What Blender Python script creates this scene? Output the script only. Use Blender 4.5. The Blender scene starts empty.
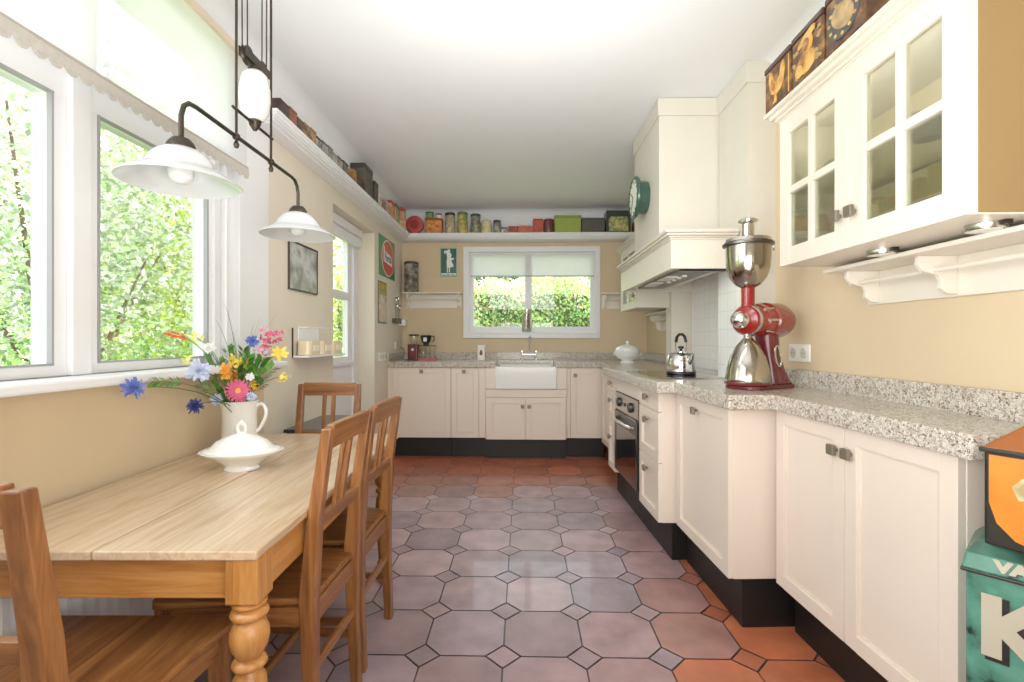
import bpy, bmesh, math, random
from mathutils import Vector, Matrix
random.seed(7)
C = bpy.context.scene.collection
PI = math.pi
# ------------------------------------------------------------------ materials
def lin(c):
    return tuple((x/255/12.92 if x/255 <= .04045 else ((x/255+.055)/1.055)**2.4) for x in c) + (1.0,)
def newmat(name):
    m = bpy.data.materials.new(name); m.use_nodes = True
    nt = m.node_tree; return m, nt, nt.nodes['Principled BSDF']
_mc = {}
def mat(name, rgb, rough=.5, metal=0., coat=0., ior=1.5, noise=.03, scale=6., bump=0.):
    if name in _mc: return _mc[name]
    m, nt, b = newmat(name)
    b.inputs['Roughness'].default_value = rough; b.inputs['Metallic'].default_value = metal
    b.inputs['Coat Weight'].default_value = coat; b.inputs['IOR'].default_value = ior
    tc = nt.nodes.new('ShaderNodeTexCoord'); n = nt.nodes.new('ShaderNodeTexNoise')
    n.inputs['Scale'].default_value = scale; n.inputs['Detail'].default_value = 4
    nt.links.new(tc.outputs['Object'], n.inputs['Vector'])
    mx = nt.nodes.new('ShaderNodeMix'); mx.data_type = 'RGBA'
    c = lin(rgb); mx.inputs[6].default_value = tuple(x*(1-noise*2) for x in c[:3])+(1,)
    mx.inputs[7].default_value = tuple(min(1, x*(1+noise*2)) for x in c[:3])+(1,)
    nt.links.new(n.outputs['Fac'], mx.inputs[0]); nt.links.new(mx.outputs[2], b.inputs['Base Color'])
    if bump:
        bp = nt.nodes.new('ShaderNodeBump'); bp.inputs['Strength'].default_value = bump; bp.inputs['Distance'].default_value = .01
        nt.links.new(n.outputs['Fac'], bp.inputs['Height']); nt.links.new(bp.outputs[0], b.inputs['Normal'])
    _mc[name] = m; return m
def ramp(nt, stops):
    r = nt.nodes.new('ShaderNodeValToRGB'); e = r.color_ramp.elements
    e[0].position = stops[0][0]; e[0].color = lin(stops[0][1])
    e[1].position = stops[-1][0]; e[1].color = lin(stops[-1][1])
    for p, c in stops[1:-1]:
        k = e.new(p); k.color = lin(c)
    return r
def wood(name, axis, dark, mid, light, rough=.38, coat=.15):
    m, nt, b = newmat(name)
    b.inputs['Roughness'].default_value = rough; b.inputs['Coat Weight'].default_value = coat
    b.inputs['Coat Roughness'].default_value = .25
    tc = nt.nodes.new('ShaderNodeTexCoord'); mp = nt.nodes.new('ShaderNodeMapping')
    sc = [22, 22, 22]; sc[axis] = 1.6; mp.inputs['Scale'].default_value = sc
    nt.links.new(tc.outputs['Object'], mp.inputs['Vector'])
    n = nt.nodes.new('ShaderNodeTexNoise'); n.inputs['Scale'].default_value = 1.6; n.inputs['Detail'].default_value = 8
    n.inputs['Distortion'].default_value = 1.0; n.inputs['Roughness'].default_value = .62
    nt.links.new(mp.outputs[0], n.inputs['Vector'])
    n2 = nt.nodes.new('ShaderNodeTexNoise'); n2.inputs['Scale'].default_value = 4.
    nt.links.new(tc.outputs['Object'], n2.inputs['Vector'])
    ad = nt.nodes.new('ShaderNodeMath'); ad.operation = 'MULTIPLY_ADD'; ad.inputs[1].default_value = .3; 
    nt.links.new(n2.outputs['Fac'], ad.inputs[0]); nt.links.new(n.outputs['Fac'], ad.inputs[2])
    r = ramp(nt, [(.38, dark), (.62, mid), (.82, light)])
    nt.links.new(ad.outputs[0], r.inputs[0]); nt.links.new(r.outputs[0], b.inputs['Base Color'])
    bp = nt.nodes.new('ShaderNodeBump'); bp.inputs['Strength'].default_value = .12; bp.inputs['Distance'].default_value = .004
    nt.links.new(n.outputs['Fac'], bp.inputs['Height']); nt.links.new(bp.outputs[0], b.inputs['Normal'])
    return m
CH = [wood('chair wood %d' % a, a, (78, 42, 18), (128, 78, 38), (160, 106, 58)) for a in range(3)]
TB = [wood('table wood %d' % a, a, (134, 78, 30), (178, 116, 54), (198, 140, 76)) for a in range(3)]
TT = wood('table top wood', 1, (172, 134, 96), (202, 172, 138), (220, 196, 166), rough=.3, coat=.6)
def granite():
    m, nt, b = newmat('speckled granite'); b.inputs['Roughness'].default_value = .16
    tc = nt.nodes.new('ShaderNodeTexCoord')
    v = nt.nodes.new('ShaderNodeTexVoronoi'); v.inputs['Scale'].default_value = 190
    n0 = nt.nodes.new('ShaderNodeTexNoise'); n0.inputs['Scale'].default_value = 110; n0.inputs['Detail'].default_value = 3
    nt.links.new(tc.outputs['Object'], n0.inputs['Vector'])
    mxv = nt.nodes.new('ShaderNodeMix'); mxv.data_type = 'VECTOR'; mxv.inputs[0].default_value = .03
    nt.links.new(tc.outputs['Object'], mxv.inputs[4]); nt.links.new(n0.outputs['Color'], mxv.inputs[5])
    nt.links.new(mxv.outputs[1], v.inputs['Vector'])
    sep = nt.nodes.new('ShaderNodeSeparateColor'); nt.links.new(v.outputs['Color'], sep.inputs[0])
    r = ramp(nt, [(0, (112, 98, 86)), (.10, (150, 136, 120)), (.24, (180, 168, 152)), (.5, (200, 192, 180)), (.75, (216, 210, 200)), (1, (186, 170, 150))])
    r.color_ramp.interpolation = 'CONSTANT'
    nt.links.new(sep.outputs[0], r.inputs[0])
    n = nt.nodes.new('ShaderNodeTexNoise'); n.inputs['Scale'].default_value = 220; n.inputs['Detail'].default_value = 2
    nt.links.new(tc.outputs['Object'], n.inputs['Vector'])
    r2 = ramp(nt, [(.28, (120, 108, 98)), (.38, (255, 255, 255))])
    nt.links.new(n.outputs['Fac'], r2.inputs[0])
    mx = nt.nodes.new('ShaderNodeMix'); mx.data_type = 'RGBA'; mx.blend_type = 'MULTIPLY'; mx.inputs[0].default_value = .8
    nt.links.new(r.outputs[0], mx.inputs[6]); nt.links.new(r2.outputs[0], mx.inputs[7])
    nt.links.new(mx.outputs[2], b.inputs['Base Color']); return m
def attr_mat(name, rough=.5, noise_mul=.25, nscale=9., coat=0., trans=0., spec=.5, bump=0.):
    m, nt, b = newmat(name)
    a = nt.nodes.new('ShaderNodeAttribute'); a.attribute_name = 'col'
    tc = nt.nodes.new('ShaderNodeTexCoord')
    n = nt.nodes.new('ShaderNodeTexNoise'); n.inputs['Scale'].default_value = nscale; n.inputs['Detail'].default_value = 6
    nt.links.new(tc.outputs['Object'], n.inputs['Vector'])
    mr = nt.nodes.new('ShaderNodeMapRange'); mr.inputs[1].default_value = .3; mr.inputs[2].default_value = .7
    mr.inputs[3].default_value = 1-noise_mul; mr.inputs[4].default_value = 1+noise_mul
    nt.links.new(n.outputs['Fac'], mr.inputs[0])
    vm = nt.nodes.new('ShaderNodeVectorMath'); vm.operation = 'SCALE'
    nt.links.new(a.outputs['Color'], vm.inputs[0]); nt.links.new(mr.outputs[0], vm.inputs['Scale'])
    nt.links.new(vm.outputs[0], b.inputs['Base Color'])
    b.inputs['Roughness'].default_value = rough; b.inputs['Coat Weight'].default_value = coat
    b.inputs['Specular IOR Level'].default_value = spec
    if bump:
        bp = nt.nodes.new('ShaderNodeBump'); bp.inputs['Strength'].default_value = bump; bp.inputs['Distance'].default_value = .004
        nt.links.new(n.outputs['Fac'], bp.inputs['Height']); nt.links.new(bp.outputs[0], b.inputs['Normal'])
    if trans:
        t = nt.nodes.new('ShaderNodeBsdfTranslucent'); nt.links.new(vm.outputs[0], t.inputs[0])
        mx = nt.nodes.new('ShaderNodeMixShader'); mx.inputs[0].default_value = trans
        nt.links.new(b.outputs[0], mx.inputs[1]); nt.links.new(t.outputs[0], mx.inputs[2])
        nt.links.new(mx.outputs[0], nt.nodes['Material Output'].inputs[0])
    return m
def glass_mat(name, tint=(250, 252, 250), refl=.05, frost=0.):
    m, nt, b = newmat(name); nt.nodes.remove(b)
    t = nt.nodes.new('ShaderNodeBsdfTransparent'); t.inputs[0].default_value = lin(tint)
    g = nt.nodes.new('ShaderNodeBsdfGlossy'); g.inputs['Roughness'].default_value = .02+frost
    lw = nt.nodes.new('ShaderNodeLayerWeight'); lw.inputs[0].default_value = .25
    ml = nt.nodes.new('ShaderNodeMath'); ml.operation = 'MULTIPLY_ADD'; ml.inputs[1].default_value = .4; ml.inputs[2].default_value = refl*.5
    nt.links.new(lw.outputs['Fresnel'], ml.inputs[0])
    mx = nt.nodes.new('ShaderNodeMixShader'); nt.links.new(ml.outputs[0], mx.inputs[0])
    nt.links.new(t.outputs[0], mx.inputs[1]); nt.links.new(g.outputs[0], mx.inputs[2])
    nt.links.new(mx.outputs[0], nt.nodes['Material Output'].inputs[0]); return m
def sheer_mat(name, rgb, alpha, trans=.5):
    m, nt, b = newmat(name); nt.nodes.remove(b)
    d = nt.nodes.new('ShaderNodeBsdfDiffuse'); d.inputs[0].default_value = lin(rgb)
    tl = nt.nodes.new('ShaderNodeBsdfTranslucent'); tl.inputs[0].default_value = lin(rgb)
    t = nt.nodes.new('ShaderNodeBsdfTransparent')
    m1 = nt.nodes.new('ShaderNodeMixShader'); m1.inputs[0].default_value = trans
    nt.links.new(d.outputs[0], m1.inputs[1]); nt.links.new(tl.outputs[0], m1.inputs[2])
    m2 = nt.nodes.new('ShaderNodeMixShader')
    tc = nt.nodes.new('ShaderNodeTexCoord'); w = nt.nodes.new('ShaderNodeTexNoise'); w.inputs['Scale'].default_value = 3
    nt.links.new(tc.outputs['Object'], w.inputs['Vector'])
    mr = nt.nodes.new('ShaderNodeMapRange'); mr.inputs[3].default_value = alpha-.1; mr.inputs[4].default_value = alpha+.1
    nt.links.new(w.outputs['Fac'], mr.inputs[0]); nt.links.new(mr.outputs[0], m2.inputs[0])
    nt.links.new(t.outputs[0], m2.inputs[1]); nt.links.new(m1.outputs[0], m2.inputs[2])
    nt.links.new(m2.outputs[0], nt.nodes['Material Output'].inputs[0]); return m
def tile_mat():
    m, nt, b = newmat('white glazed wall tile'); b.inputs['Roughness'].default_value = .12
    tc = nt.nodes.new('ShaderNodeTexCoord')
    mp = nt.nodes.new('ShaderNodeMapping'); mp.inputs['Rotation'].default_value = (0, 0, 0)
    sx = nt.nodes.new('ShaderNodeSeparateXYZ'); cb = nt.nodes.new('ShaderNodeCombineXYZ')
    nt.links.new(tc.outputs['Object'], sx.inputs[0]); nt.links.new(sx.outputs[1], cb.inputs[0]); nt.links.new(sx.outputs[2], cb.inputs[1])
    br = nt.nodes.new('ShaderNodeTexBrick'); br.offset = 0; br.inputs['Scale'].default_value = 1
    br.inputs['Brick Width'].default_value = .1; br.inputs['Row Height'].default_value = .1; br.inputs['Mortar Size'].default_value = .0015
    br.inputs['Color1'].default_value = lin((246, 247, 244)); br.inputs['Color2'].default_value = lin((243, 245, 243)); br.inputs['Mortar'].default_value = lin((222, 221, 215))
    nt.links.new(cb.outputs[0], br.inputs['Vector']); nt.links.new(br.outputs['Color'], b.inputs['Base Color'])
    bp = nt.nodes.new('ShaderNodeBump'); bp.inputs['Strength'].default_value = .15; bp.invert = True
    nt.links.new(br.outputs['Fac'], bp.inputs['Height']); nt.links.new(bp.outputs[0], b.inputs['Normal']); return m
def blotch(name, stops, scale=12, rough=.4, metal=0., seed=0.):
    m, nt, b = newmat(name); b.inputs['Roughness'].default_value = rough; b.inputs['Metallic'].default_value = metal
    tc = nt.nodes.new('ShaderNodeTexCoord'); n = nt.nodes.new('ShaderNodeTexNoise'); n.noise_dimensions = '4D'
    n.inputs['W'].default_value = seed; n.inputs['Scale'].default_value = scale; n.inputs['Detail'].default_value = 5
    nt.links.new(tc.outputs['Object'], n.inputs['Vector'])
    r = ramp(nt, stops); nt.links.new(n.outputs['Fac'], r.inputs[0]); nt.links.new(r.outputs[0], b.inputs['Base Color']); return m

WALL = mat('ochre plaster wall', (212, 191, 156), .75, noise=.02, bump=.02)
WALL_LIT = mat('plaster wall lit tone', (222, 212, 194), .75, noise=.02)  # wall plaster lightened: the light falling on it is put into the colour
CEIL = mat('white ceiling paint', (232, 234, 236), .7, noise=.01)
WHITE = mat('white gloss paint', (232, 233, 235), .35, noise=.01)
CREAM = mat('cream lacquer', (234, 219, 204), .32, noise=.012)
CREAML = mat('pale cream lacquer', (228, 220, 205), .35, noise=.012)
CREAMIN = mat('cabinet inside beige', (232, 218, 184), .5)
BLACK = mat('black plinth', (13, 12, 12), .5)
GRAN = granite()
GRANS = GRAN
TILE = tile_mat()
GLASS = glass_mat('clear window glass')
CGLASS = glass_mat('cabinet glass', (244, 246, 238), .16)
STEEL = mat('brushed steel', (196, 194, 188), .22, 1.)
CHROME = mat('polished chrome', (225, 225, 222), .08, 1.)
KNOB = mat('pewter knob', (134, 124, 108), .42, .6)
IRON = mat('dark bronze iron', (62, 54, 46), .42, .75)
PORC = mat('white porcelain', (240, 240, 236), .14, coat=.4, noise=.008)
REDM = mat('deep red enamel', (134, 26, 22), .2, coat=.5)
DRED = mat('burgundy enamel', (96, 20, 28), .25, coat=.4)
BLKP = mat('black plastic', (20, 20, 22), .35)
PLASW = mat('white plastic', (240, 238, 230), .4)
BGLASS = mat('black hob glass', (10, 10, 12), .05, coat=.6)
SHEER = sheer_mat('sheer white fabric', (250, 251, 252), .72, .6)
LACE = mat('lace border fabric', (186, 180, 172), .9, noise=.08, scale=60)
LEAFM = attr_mat('leaf', .5, .1, 4, trans=.5)
STEMG = mat('green stem', (84, 116, 50), .6)
EARTH = mat('lawn', (120, 150, 70), .9, noise=.2)
BARK = mat('bark', (96, 80, 62), .9, noise=.2, bump=.5)
# ------------------------------------------------------------------ mesh builder
class MB:
    def __init__(s): s.v = []; s.f = []; s.c = []; s.col = None; s.nb = 0
    def add(s, vs, fs):
        o = len(s.v); s.v += [tuple(v) for v in vs]; s.f += [tuple(i+o for i in f) for f in fs]
        s.c += [s.col]*len(fs); return s
    def hexa(s, p):
        return s.add(p, [(0, 3, 2, 1), (4, 5, 6, 7), (0, 1, 5, 4), (1, 2, 6, 5), (2, 3, 7, 6), (3, 0, 4, 7)])
    def box(s, x0, x1, y0, y1, z0, z1):
        e = .00025*(s.nb % 6); s.nb += 1          # keeps crossing boards from sharing one plane
        x0 -= e; x1 += e; y0 -= e; y1 += e; z0 -= e; z1 += e
        return s.hexa([(x0, y0, z0), (x1, y0, z0), (x1, y1, z0), (x0, y1, z0), (x0, y0, z1), (x1, y0, z1), (x1, y1, z1), (x0, y1, z1)])
    def bar(s, p0, p1, w0, d0, w1=None, d1=None, up=(0, 1, 0)):
        """box beam from p0 to p1, section w (side) x d (up-ish)"""
        w1 = w0 if w1 is None else w1; d1 = d0 if d1 is None else d1
        a, b = Vector(p0), Vector(p1); t = (b-a).normalized(); u = Vector(up)
        sd = t.cross(u).normalized(); u = sd.cross(t)
        P = []
        for c, w, d in ((a, w0, d0), (b, w1, d1)):
            for i, j in ((-1, -1), (1, -1), (1, 1), (-1, 1)): P.append(c+sd*w/2*i+u*d/2*j)
        return s.hexa(P)
    def prism(s, poly, z0, z1, ax='z', M=None):
        n = len(poly); P = []
        for z in (z0, z1):
            for a, b in poly:
                P.append({'z': (a, b, z), 'y': (a, z, b), 'x': (z, a, b)}[ax])
        if M is not None: P = [M @ Vector(p) for p in P]
        return s.add(P, [tuple(range(n))[::-1], tuple(range(n, 2*n))]+[(i, (i+1) % n, n+(i+1) % n, n+i) for i in range(n)])
    def lathe(s, prof, c=(0, 0, 0), n=32, sx=1, sy=1, M=None, a0=0):
        P = []; m = len(prof)
        for r, z in prof:
            for k in range(n):
                a = 2*PI*k/n+a0; P.append(Vector((r*math.cos(a)*sx, r*math.sin(a)*sy, z)))
        if M is not None: P = [M @ p for p in P]
        P = [p+Vector(c) for p in P]; F = []
        for j in range(m-1):
            for k in range(n):
                F.append((j*n+k, j*n+(k+1) % n, (j+1)*n+(k+1) % n, (j+1)*n+k))
        if prof[0][0] > 1e-5: F.append(tuple(range(n))[::-1])
        if prof[-1][0] > 1e-5: F.append(tuple(range((m-1)*n, m*n)))
        return s.add(P, F)
    def cyl(s, p0, p1, r, r1=None, n=16):
        a, b = Vector(p0), Vector(p1); d = b-a
        M = d.to_track_quat('Z', 'Y').to_matrix().to_4x4()
        return s.lathe([(r, 0), (r if r1 is None else r1, d.length)], a, n, M=M)
    def tube(s, pts, r, n=8):
        pts = [Vector(p) for p in pts]; m = len(pts); P = []; up = None
        for i, p in enumerate(pts):
            t = (pts[min(i+1, m-1)]-pts[max(i-1, 0)]).normalized()
            if up is None: up = t.orthogonal().normalized()
            up = (up-t*up.dot(t)).normalized(); sd = t.cross(up)
            rr = r[i] if isinstance(r, (list, tuple)) else r
            for k in range(n):
                a = 2*PI*k/n; P.append(p+up*rr*math.cos(a)+sd*rr*math.sin(a))
        F = [(j*n+k, j*n+(k+1) % n, (j+1)*n+(k+1) % n, (j+1)*n+k) for j in range(m-1) for k in range(n)]
        F += [tuple(range(n))[::-1], tuple(range((m-1)*n, m*n))]
        return s.add(P, F)
    def sphere(s, c, r, n=16, sz=1):
        m = n//2
        return s.lathe([(max(1e-6, r*math.sin(PI*i/m)), -r*sz*math.cos(PI*i/m)) for i in range(m+1)], c, n)
    def quad(s, *p): return s.add(p, [tuple(range(len(p)))])
    def build(s, name, m, parent=None, bevel=0., smooth=False, loc=(0, 0, 0), rot=0., clean=True, ang=35):
        me = bpy.data.meshes.new(name); me.from_pydata(s.v, [], s.f)
        if any(c is not None for c in s.c):
            at = me.color_attributes.new('col', 'FLOAT_COLOR', 'CORNER'); buf = []
            for f, c in zip(s.f, s.c):
                buf += list(c if c is not None else (1, 1, 1, 1))*len(f)
            at.data.foreach_set('color', buf)
        if clean:
            bm = bmesh.new(); bm.from_mesh(me)
            bmesh.ops.remove_doubles(bm, verts=bm.verts, dist=1e-5)
            bmesh.ops.recalc_face_normals(bm, faces=bm.faces); bm.to_mesh(me); bm.free()
        me.materials.append(m)
        o = bpy.data.objects.new(name, me); C.objects.link(o)
        o.location = loc; o.rotation_euler = (0, 0, rot)
        if parent is not None: o.parent = parent
        if smooth:
            for p in me.polygons: p.use_smooth = True
            try: me.set_sharp_from_angle(angle=math.radians(ang))
            except Exception: pass
        if bevel:
            b = o.modifiers.new('bevel', 'BEVEL'); b.width = bevel; b.segments = 2; b.limit_method = 'ANGLE'; b.angle_limit = .7
        return o
def tag(o, label, cat, group=None, kind=None):
    if label: o['label'] = label; o['category'] = cat
    if group: o['group'] = group
    if kind: o['kind'] = kind
    return o
def thing(name, label, cat, loc=(0, 0, 0), rot=0, group=None):
    o = bpy.data.objects.new(name, None); C.objects.link(o); o.location = loc; o.rotation_euler = (0, 0, rot)
    o.empty_display_size = .05
    return tag(o, label, cat, group)
def struct(o): o['kind'] = 'structure'; return o
def dup(root, loc, rot=0, label=None, scale=None):
    r = root.copy(); C.objects.link(r); r.location = loc; r.rotation_euler = (0, 0, rot)
    if scale: r.scale = scale
    if label: r['label'] = label
    for ch in list(root.children):
        c = ch.copy(); C.objects.link(c); c.parent = r
        for g in list(ch.children):
            d = g.copy(); C.objects.link(d); d.parent = c
    return r
def text_mb(body, size, M, depth=.001, bold=0., sx=1.0):
    """real lettering as a mesh: text lies in the local XY plane of M"""
    cu = bpy.data.curves.new('t', 'FONT'); cu.body = body; cu.size = size; cu.align_x = 'CENTER'; cu.align_y = 'CENTER'
    cu.extrude = depth; cu.offset = bold
    o = bpy.data.objects.new('t', cu); C.objects.link(o); bpy.context.view_layer.update()
    dg = bpy.context.evaluated_depsgraph_get(); me = o.evaluated_get(dg).to_mesh()
    mb = MB(); mb.add([M @ Vector((v.co.x*sx, v.co.y, v.co.z)) for v in me.vertices], [tuple(p.vertices) for p in me.polygons])
    o.evaluated_get(dg).to_mesh_clear(); bpy.data.objects.remove(o); bpy.data.curves.remove(cu)
    return mb
# kitchen's right hand run stands a few degrees off square
TH = math.radians(2.5); PV = Vector((.83, 2.28))
def T(u, v, z=0.):
    a, b = u-PV.x, v-PV.y
    return (PV.x+a*math.cos(TH)-b*math.sin(TH), PV.y+a*math.sin(TH)+b*math.cos(TH), z)
RR = -PI/2+TH
# ------------------------------------------------------------------ ROOM
XL, XR, XRF, YB, YR = -1.31, 1.28, 1.35, 5.27, -1.2
ZC = 2.55
# floor: octagonal terracotta tiles with small square insets
FLOORM = attr_mat('terracotta tile', .40, .22, 7., coat=.25, spec=.9, bump=.15)
_nt = FLOORM.node_tree
mb = MB(); p = .2925; q = .222*p; g = .0062
mb.col = lin((52, 44, 44)); mb.quad((-1.7, YR, -.003), (1.7, YR, -.003), (1.7, YB+.1, -.003), (-1.7, YB+.1, -.003))
TERRA = [(172, 90, 58), (164, 84, 56), (180, 98, 64), (156, 86, 64), (168, 96, 72)]
PLUM_SHEEN = [(160, 134, 140), (154, 132, 142), (166, 140, 144), (158, 130, 134), (156, 136, 146)]  # plum greys carry the window and ceiling sheen in the tile colour
def tcol(x, y):
    """fired tiles: reflected sheen painted down the middle as greyer plum, the rest redder"""
    w = 1.0
    if y > 3.95: w = 0
    elif y > 3.5: w = random.choice([1, .7, .5]) if y < 3.7 else .3
    d = x-(.62 if y > 2.2 else .55 if y > 1.7 else .35)
    if d > 0: w *= max(0, 1-d/.28)
    a, b = random.choice(TERRA), random.choice(PLUM_SHEEN)
    k = random.uniform(.92, 1.08)
    return lin(tuple(min(255, k*(a[i]*(1-w)+b[i]*w)) for i in range(3)))
x0 = -.068-.2925*7; y0 = 1.743-.2925*11
for i in range(14):
    for j in range(26):
        cx, cy = x0+i*p, y0+j*p                      # inset centre
        if cx > 1.75 or cy > YB+.1: continue
        r = q-g
        mb.col = tcol(cx, cy); mb.quad((cx-r, cy, 0), (cx, cy-r, 0), (cx+r, cy, 0), (cx, cy+r, 0))
        h = p/2; ox, oy = cx+h, cy+h; e = h-g*.5; k = h-q-g*.2
        if ox > 1.75 or oy > YB+.1: continue
        mb.col = tcol(ox, oy)
        mb.quad(*[(ox+a, oy+b, 0) for a, b in ((-k, -e), (k, -e), (e, -k), (e, k), (k, e), (-k, e), (-e, k), (-e, -k))])
fl = struct(mb.build('floor', FLOORM))
struct(MB().box(-1.7, 1.7, YR, YB+.15, ZC, ZC+.1).build('ceiling', CEIL))
# left wall with window band and recessed garden door
WZ0, WZ1, WY0, WY1 = 1.035, 2.42, -.45, 2.43
RZ, RY0, RY1, RX = 2.09, 3.33, 4.27, XL-.17
mb = MB()
mb.box(XL-.09, XL, YR, WY1, 0, WZ0); mb.box(XL-.09, XL, YR, WY0, WZ0, ZC); mb.box(XL-.09, XL, WY0, WY1, WZ1, ZC)
struct(mb.build('wall_left', WALL, clean=False))
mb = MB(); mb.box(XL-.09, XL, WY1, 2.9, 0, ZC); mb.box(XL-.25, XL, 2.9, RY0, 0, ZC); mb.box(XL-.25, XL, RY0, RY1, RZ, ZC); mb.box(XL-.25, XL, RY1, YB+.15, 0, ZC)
struct(mb.build('wall_left', WALL_LIT, clean=False))  # same wall continued; its brighter lighting is painted in as a paler tone
# back wall with window opening
BX0, BX1, BZ0, BZ1 = -.585, .80, 1.22, 2.10
mb = MB()
mb.box(XL-.2, BX0, YB, YB+.15, 0, ZC); mb.box(BX1, 1.6, YB, YB+.15, 0, ZC)
mb.box(BX0, BX1, YB, YB+.15, 0, BZ0); mb.box(BX0, BX1, YB, YB+.15, BZ1, ZC)
struct(mb.build('wall_back', WALL, clean=False))
# right wall: near part, pipe chase, tiled niche, pier, far part
CY0, CY1, CX = 2.47, 2.83, 1.143
mb = MB(); mb.box(XR, 1.6, YR, CY0, 0, ZC); mb.box(XRF+.001, 1.6, CY0, YB, 0, ZC)
struct(mb.build('wall_right', WALL, clean=False))
o = MB().box(CX, 1.5, CY0, CY1, .90, ZC).build('trim_1', mat('stone white paint', (212, 206, 194), .5)); struct(o)
o = MB().box(CX-.012, 1.5, CY0-.008, CY1, 2.44, ZC-.001).build('trim_2', mat('stone white paint', (212, 206, 194), .5), bevel=.003); struct(o)
mb = MB(); mb.box(XRF-.006, XRF, CY1, 3.86, .93, 1.60); mb.box(CX-.006, CX-.0005, CY0+.002, CY1+.0, .93, 1.56)
struct(mb.build('trim_3', TILE, clean=False))
struct(MB().box(1.19, XRF+.01, 3.88, 4.02, .93, 1.9).build('trim_4', CREAML))
struct(MB().box(XL-.25, 1.6, YR-.1, YR, 0, ZC).build('wall_front', WALL_LIT))
# ceiling coves + white frieze above the plate shelf
def cove(name, pts, y0, y1, axis):
    mb = MB(); mb.prism(pts, y0, y1, axis); return struct(mb.build(name, CEIL, smooth=True))
cov = [(0, 0), (.085, 0)]+[(.085-.085*math.sin(a*PI/14), -.085*(1-math.cos(a*PI/14))) for a in range(1, 8)]
cove('trim_5', [(XL+a, ZC+b+.001) for a, b in cov], YR, YB, 'y')
cove('trim_6', [(XR-a*.9, ZC+b*.9+.001) for a, b in cov], YR, CY0, 'y')
cove('trim_7', [(YB-a, ZC+b+.001) for a, b in cov], XL, XRF, 'x')
struct(MB().box(XL, XL+.004, WY1, YB, 2.215, 2.47).build('trim_8', CEIL))
struct(MB().box(XL, XL+.003, YR, YB, 2.432, ZC-.002).build('trim_11', CEIL))
struct(MB().box(XL, XRF, YB-.004, YB, 2.215, 2.47).build('trim_9', CEIL))
# ---- left window
w = MB(); X0, X1 = XL-.085, XL-.02
ys = [(WY0, WY0+.1), (.36, .50), (1.345, 1.49), (2.02, WY1)]
for a, b in ys: w.box(X0, X1, a, b, WZ0, WZ1)
w.box(X0, X1, WY0, WY1, WZ0, WZ0+.033); w.box(X0, X1, WY0, WY1, 1.845, 1.955); w.box(X0, X1, WY0, WY1, WZ1-.05, WZ1)
win = struct(w.build('window_1', WHITE, clean=False, bevel=.004))
f = MB()
for a, b in ((.50, 1.345), (1.49, 2.02)):
    f.box(X1-.012, X1+.003, a, a+.005, WZ0+.033, 1.845); f.box(X1-.012, X1+.003, b-.006, b, WZ0+.033, 1.845)
    f.box(X1-.012, X1+.003, a, b, WZ0+.033, WZ0+.038); f.box(X1-.012, X1+.003, a, b, 1.840, 1.845)
f.build('glazing_bead', mat('grey window seal', (150, 152, 155), .5), win, clean=False)
MB().box(X1, X1+.018, 1.385, 1.452, WZ0+.0, WZ1).build('mullion_strip', WHITE, win, bevel=.004)
MB().box(X1, X1+.014, 2.045, 2.085, WZ0+.0, WZ1).box(X1, XL+.012, 2.10, 2.115, WZ0+.02, WZ1).box(X1, XL+.012, 2.20, WY1+.025, WZ0+.02, WZ1+.02).build('casing', WHITE, win, clean=False, bevel=.003)
MB().box(X0+.03, X0+.036, WY0+.1, 2.05, WZ0+.02, WZ1-.04).build('pane', GLASS, win)
struct(MB().box(XL-.05, XL+.11, WY0-.03, WY1+.03, 1.005, WZ0).build('trim_10', WHITE, bevel=.008))
# roman shade with lace border
t = thing('roman_shade', 'sheer white roman shade with scalloped lace border above the large left window', 'blind', (XL+.06, 1.0, WZ1))
mb = MB(); N = 60; Y0s, Y1s = -1.4, 1.18
for i in range(N):
    ya, yb = Y0s+(Y1s-Y0s)*i/N, Y0s+(Y1s-Y0s)*(i+1)/N
    xa, xb = .004*math.sin(ya*9), .004*math.sin(yb*9)
    mb.quad((xa, ya, -.53), (xb, yb, -.53), (xb, yb, -.02), (xa, ya, -.02))
mb.build('fabric', SHEER, t, smooth=True)
mb = MB(); n = 58; wd = (Y1s-Y0s)/n
for i in range(n):
    c = Y0s+wd*(i+.5)
    pts = [(c-wd/2, -.505), (c-wd/2, -.53)]+[(c-wd/2*math.cos(PI*k/6), -.53-.022*math.sin(PI*k/6)) for k in range(1, 6)]+[(c+wd/2, -.53), (c+wd/2, -.505)]
    mb.prism(pts, .004, .0065, 'x')
    mb.lathe([(.0001, 0), (.006, 0), (.006, .001), (.0001, .001)], (.0075, c, -.535), 8, M=Matrix.Rotation(PI/2, 4, 'Y'))
mb.build('lace_border', LACE, t)
MB().box(-.002, .004, Y0s, Y1s, -.503, -.494).build('border_seam', mat('seam fabric', (170, 160, 150), .9), t)
MB().box(-.02, .02, Y0s, Y1s+.02, -.03, 0).build('headrail', mat('beech headrail', (222, 206, 184), .5), t)
for y in (-.6, -.1, .45, .83, 1.1): MB().tube([(-.008, y, -.02), (-.008, y, -.52)], .0015, 5).build('cord', WHITE, t)
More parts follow.
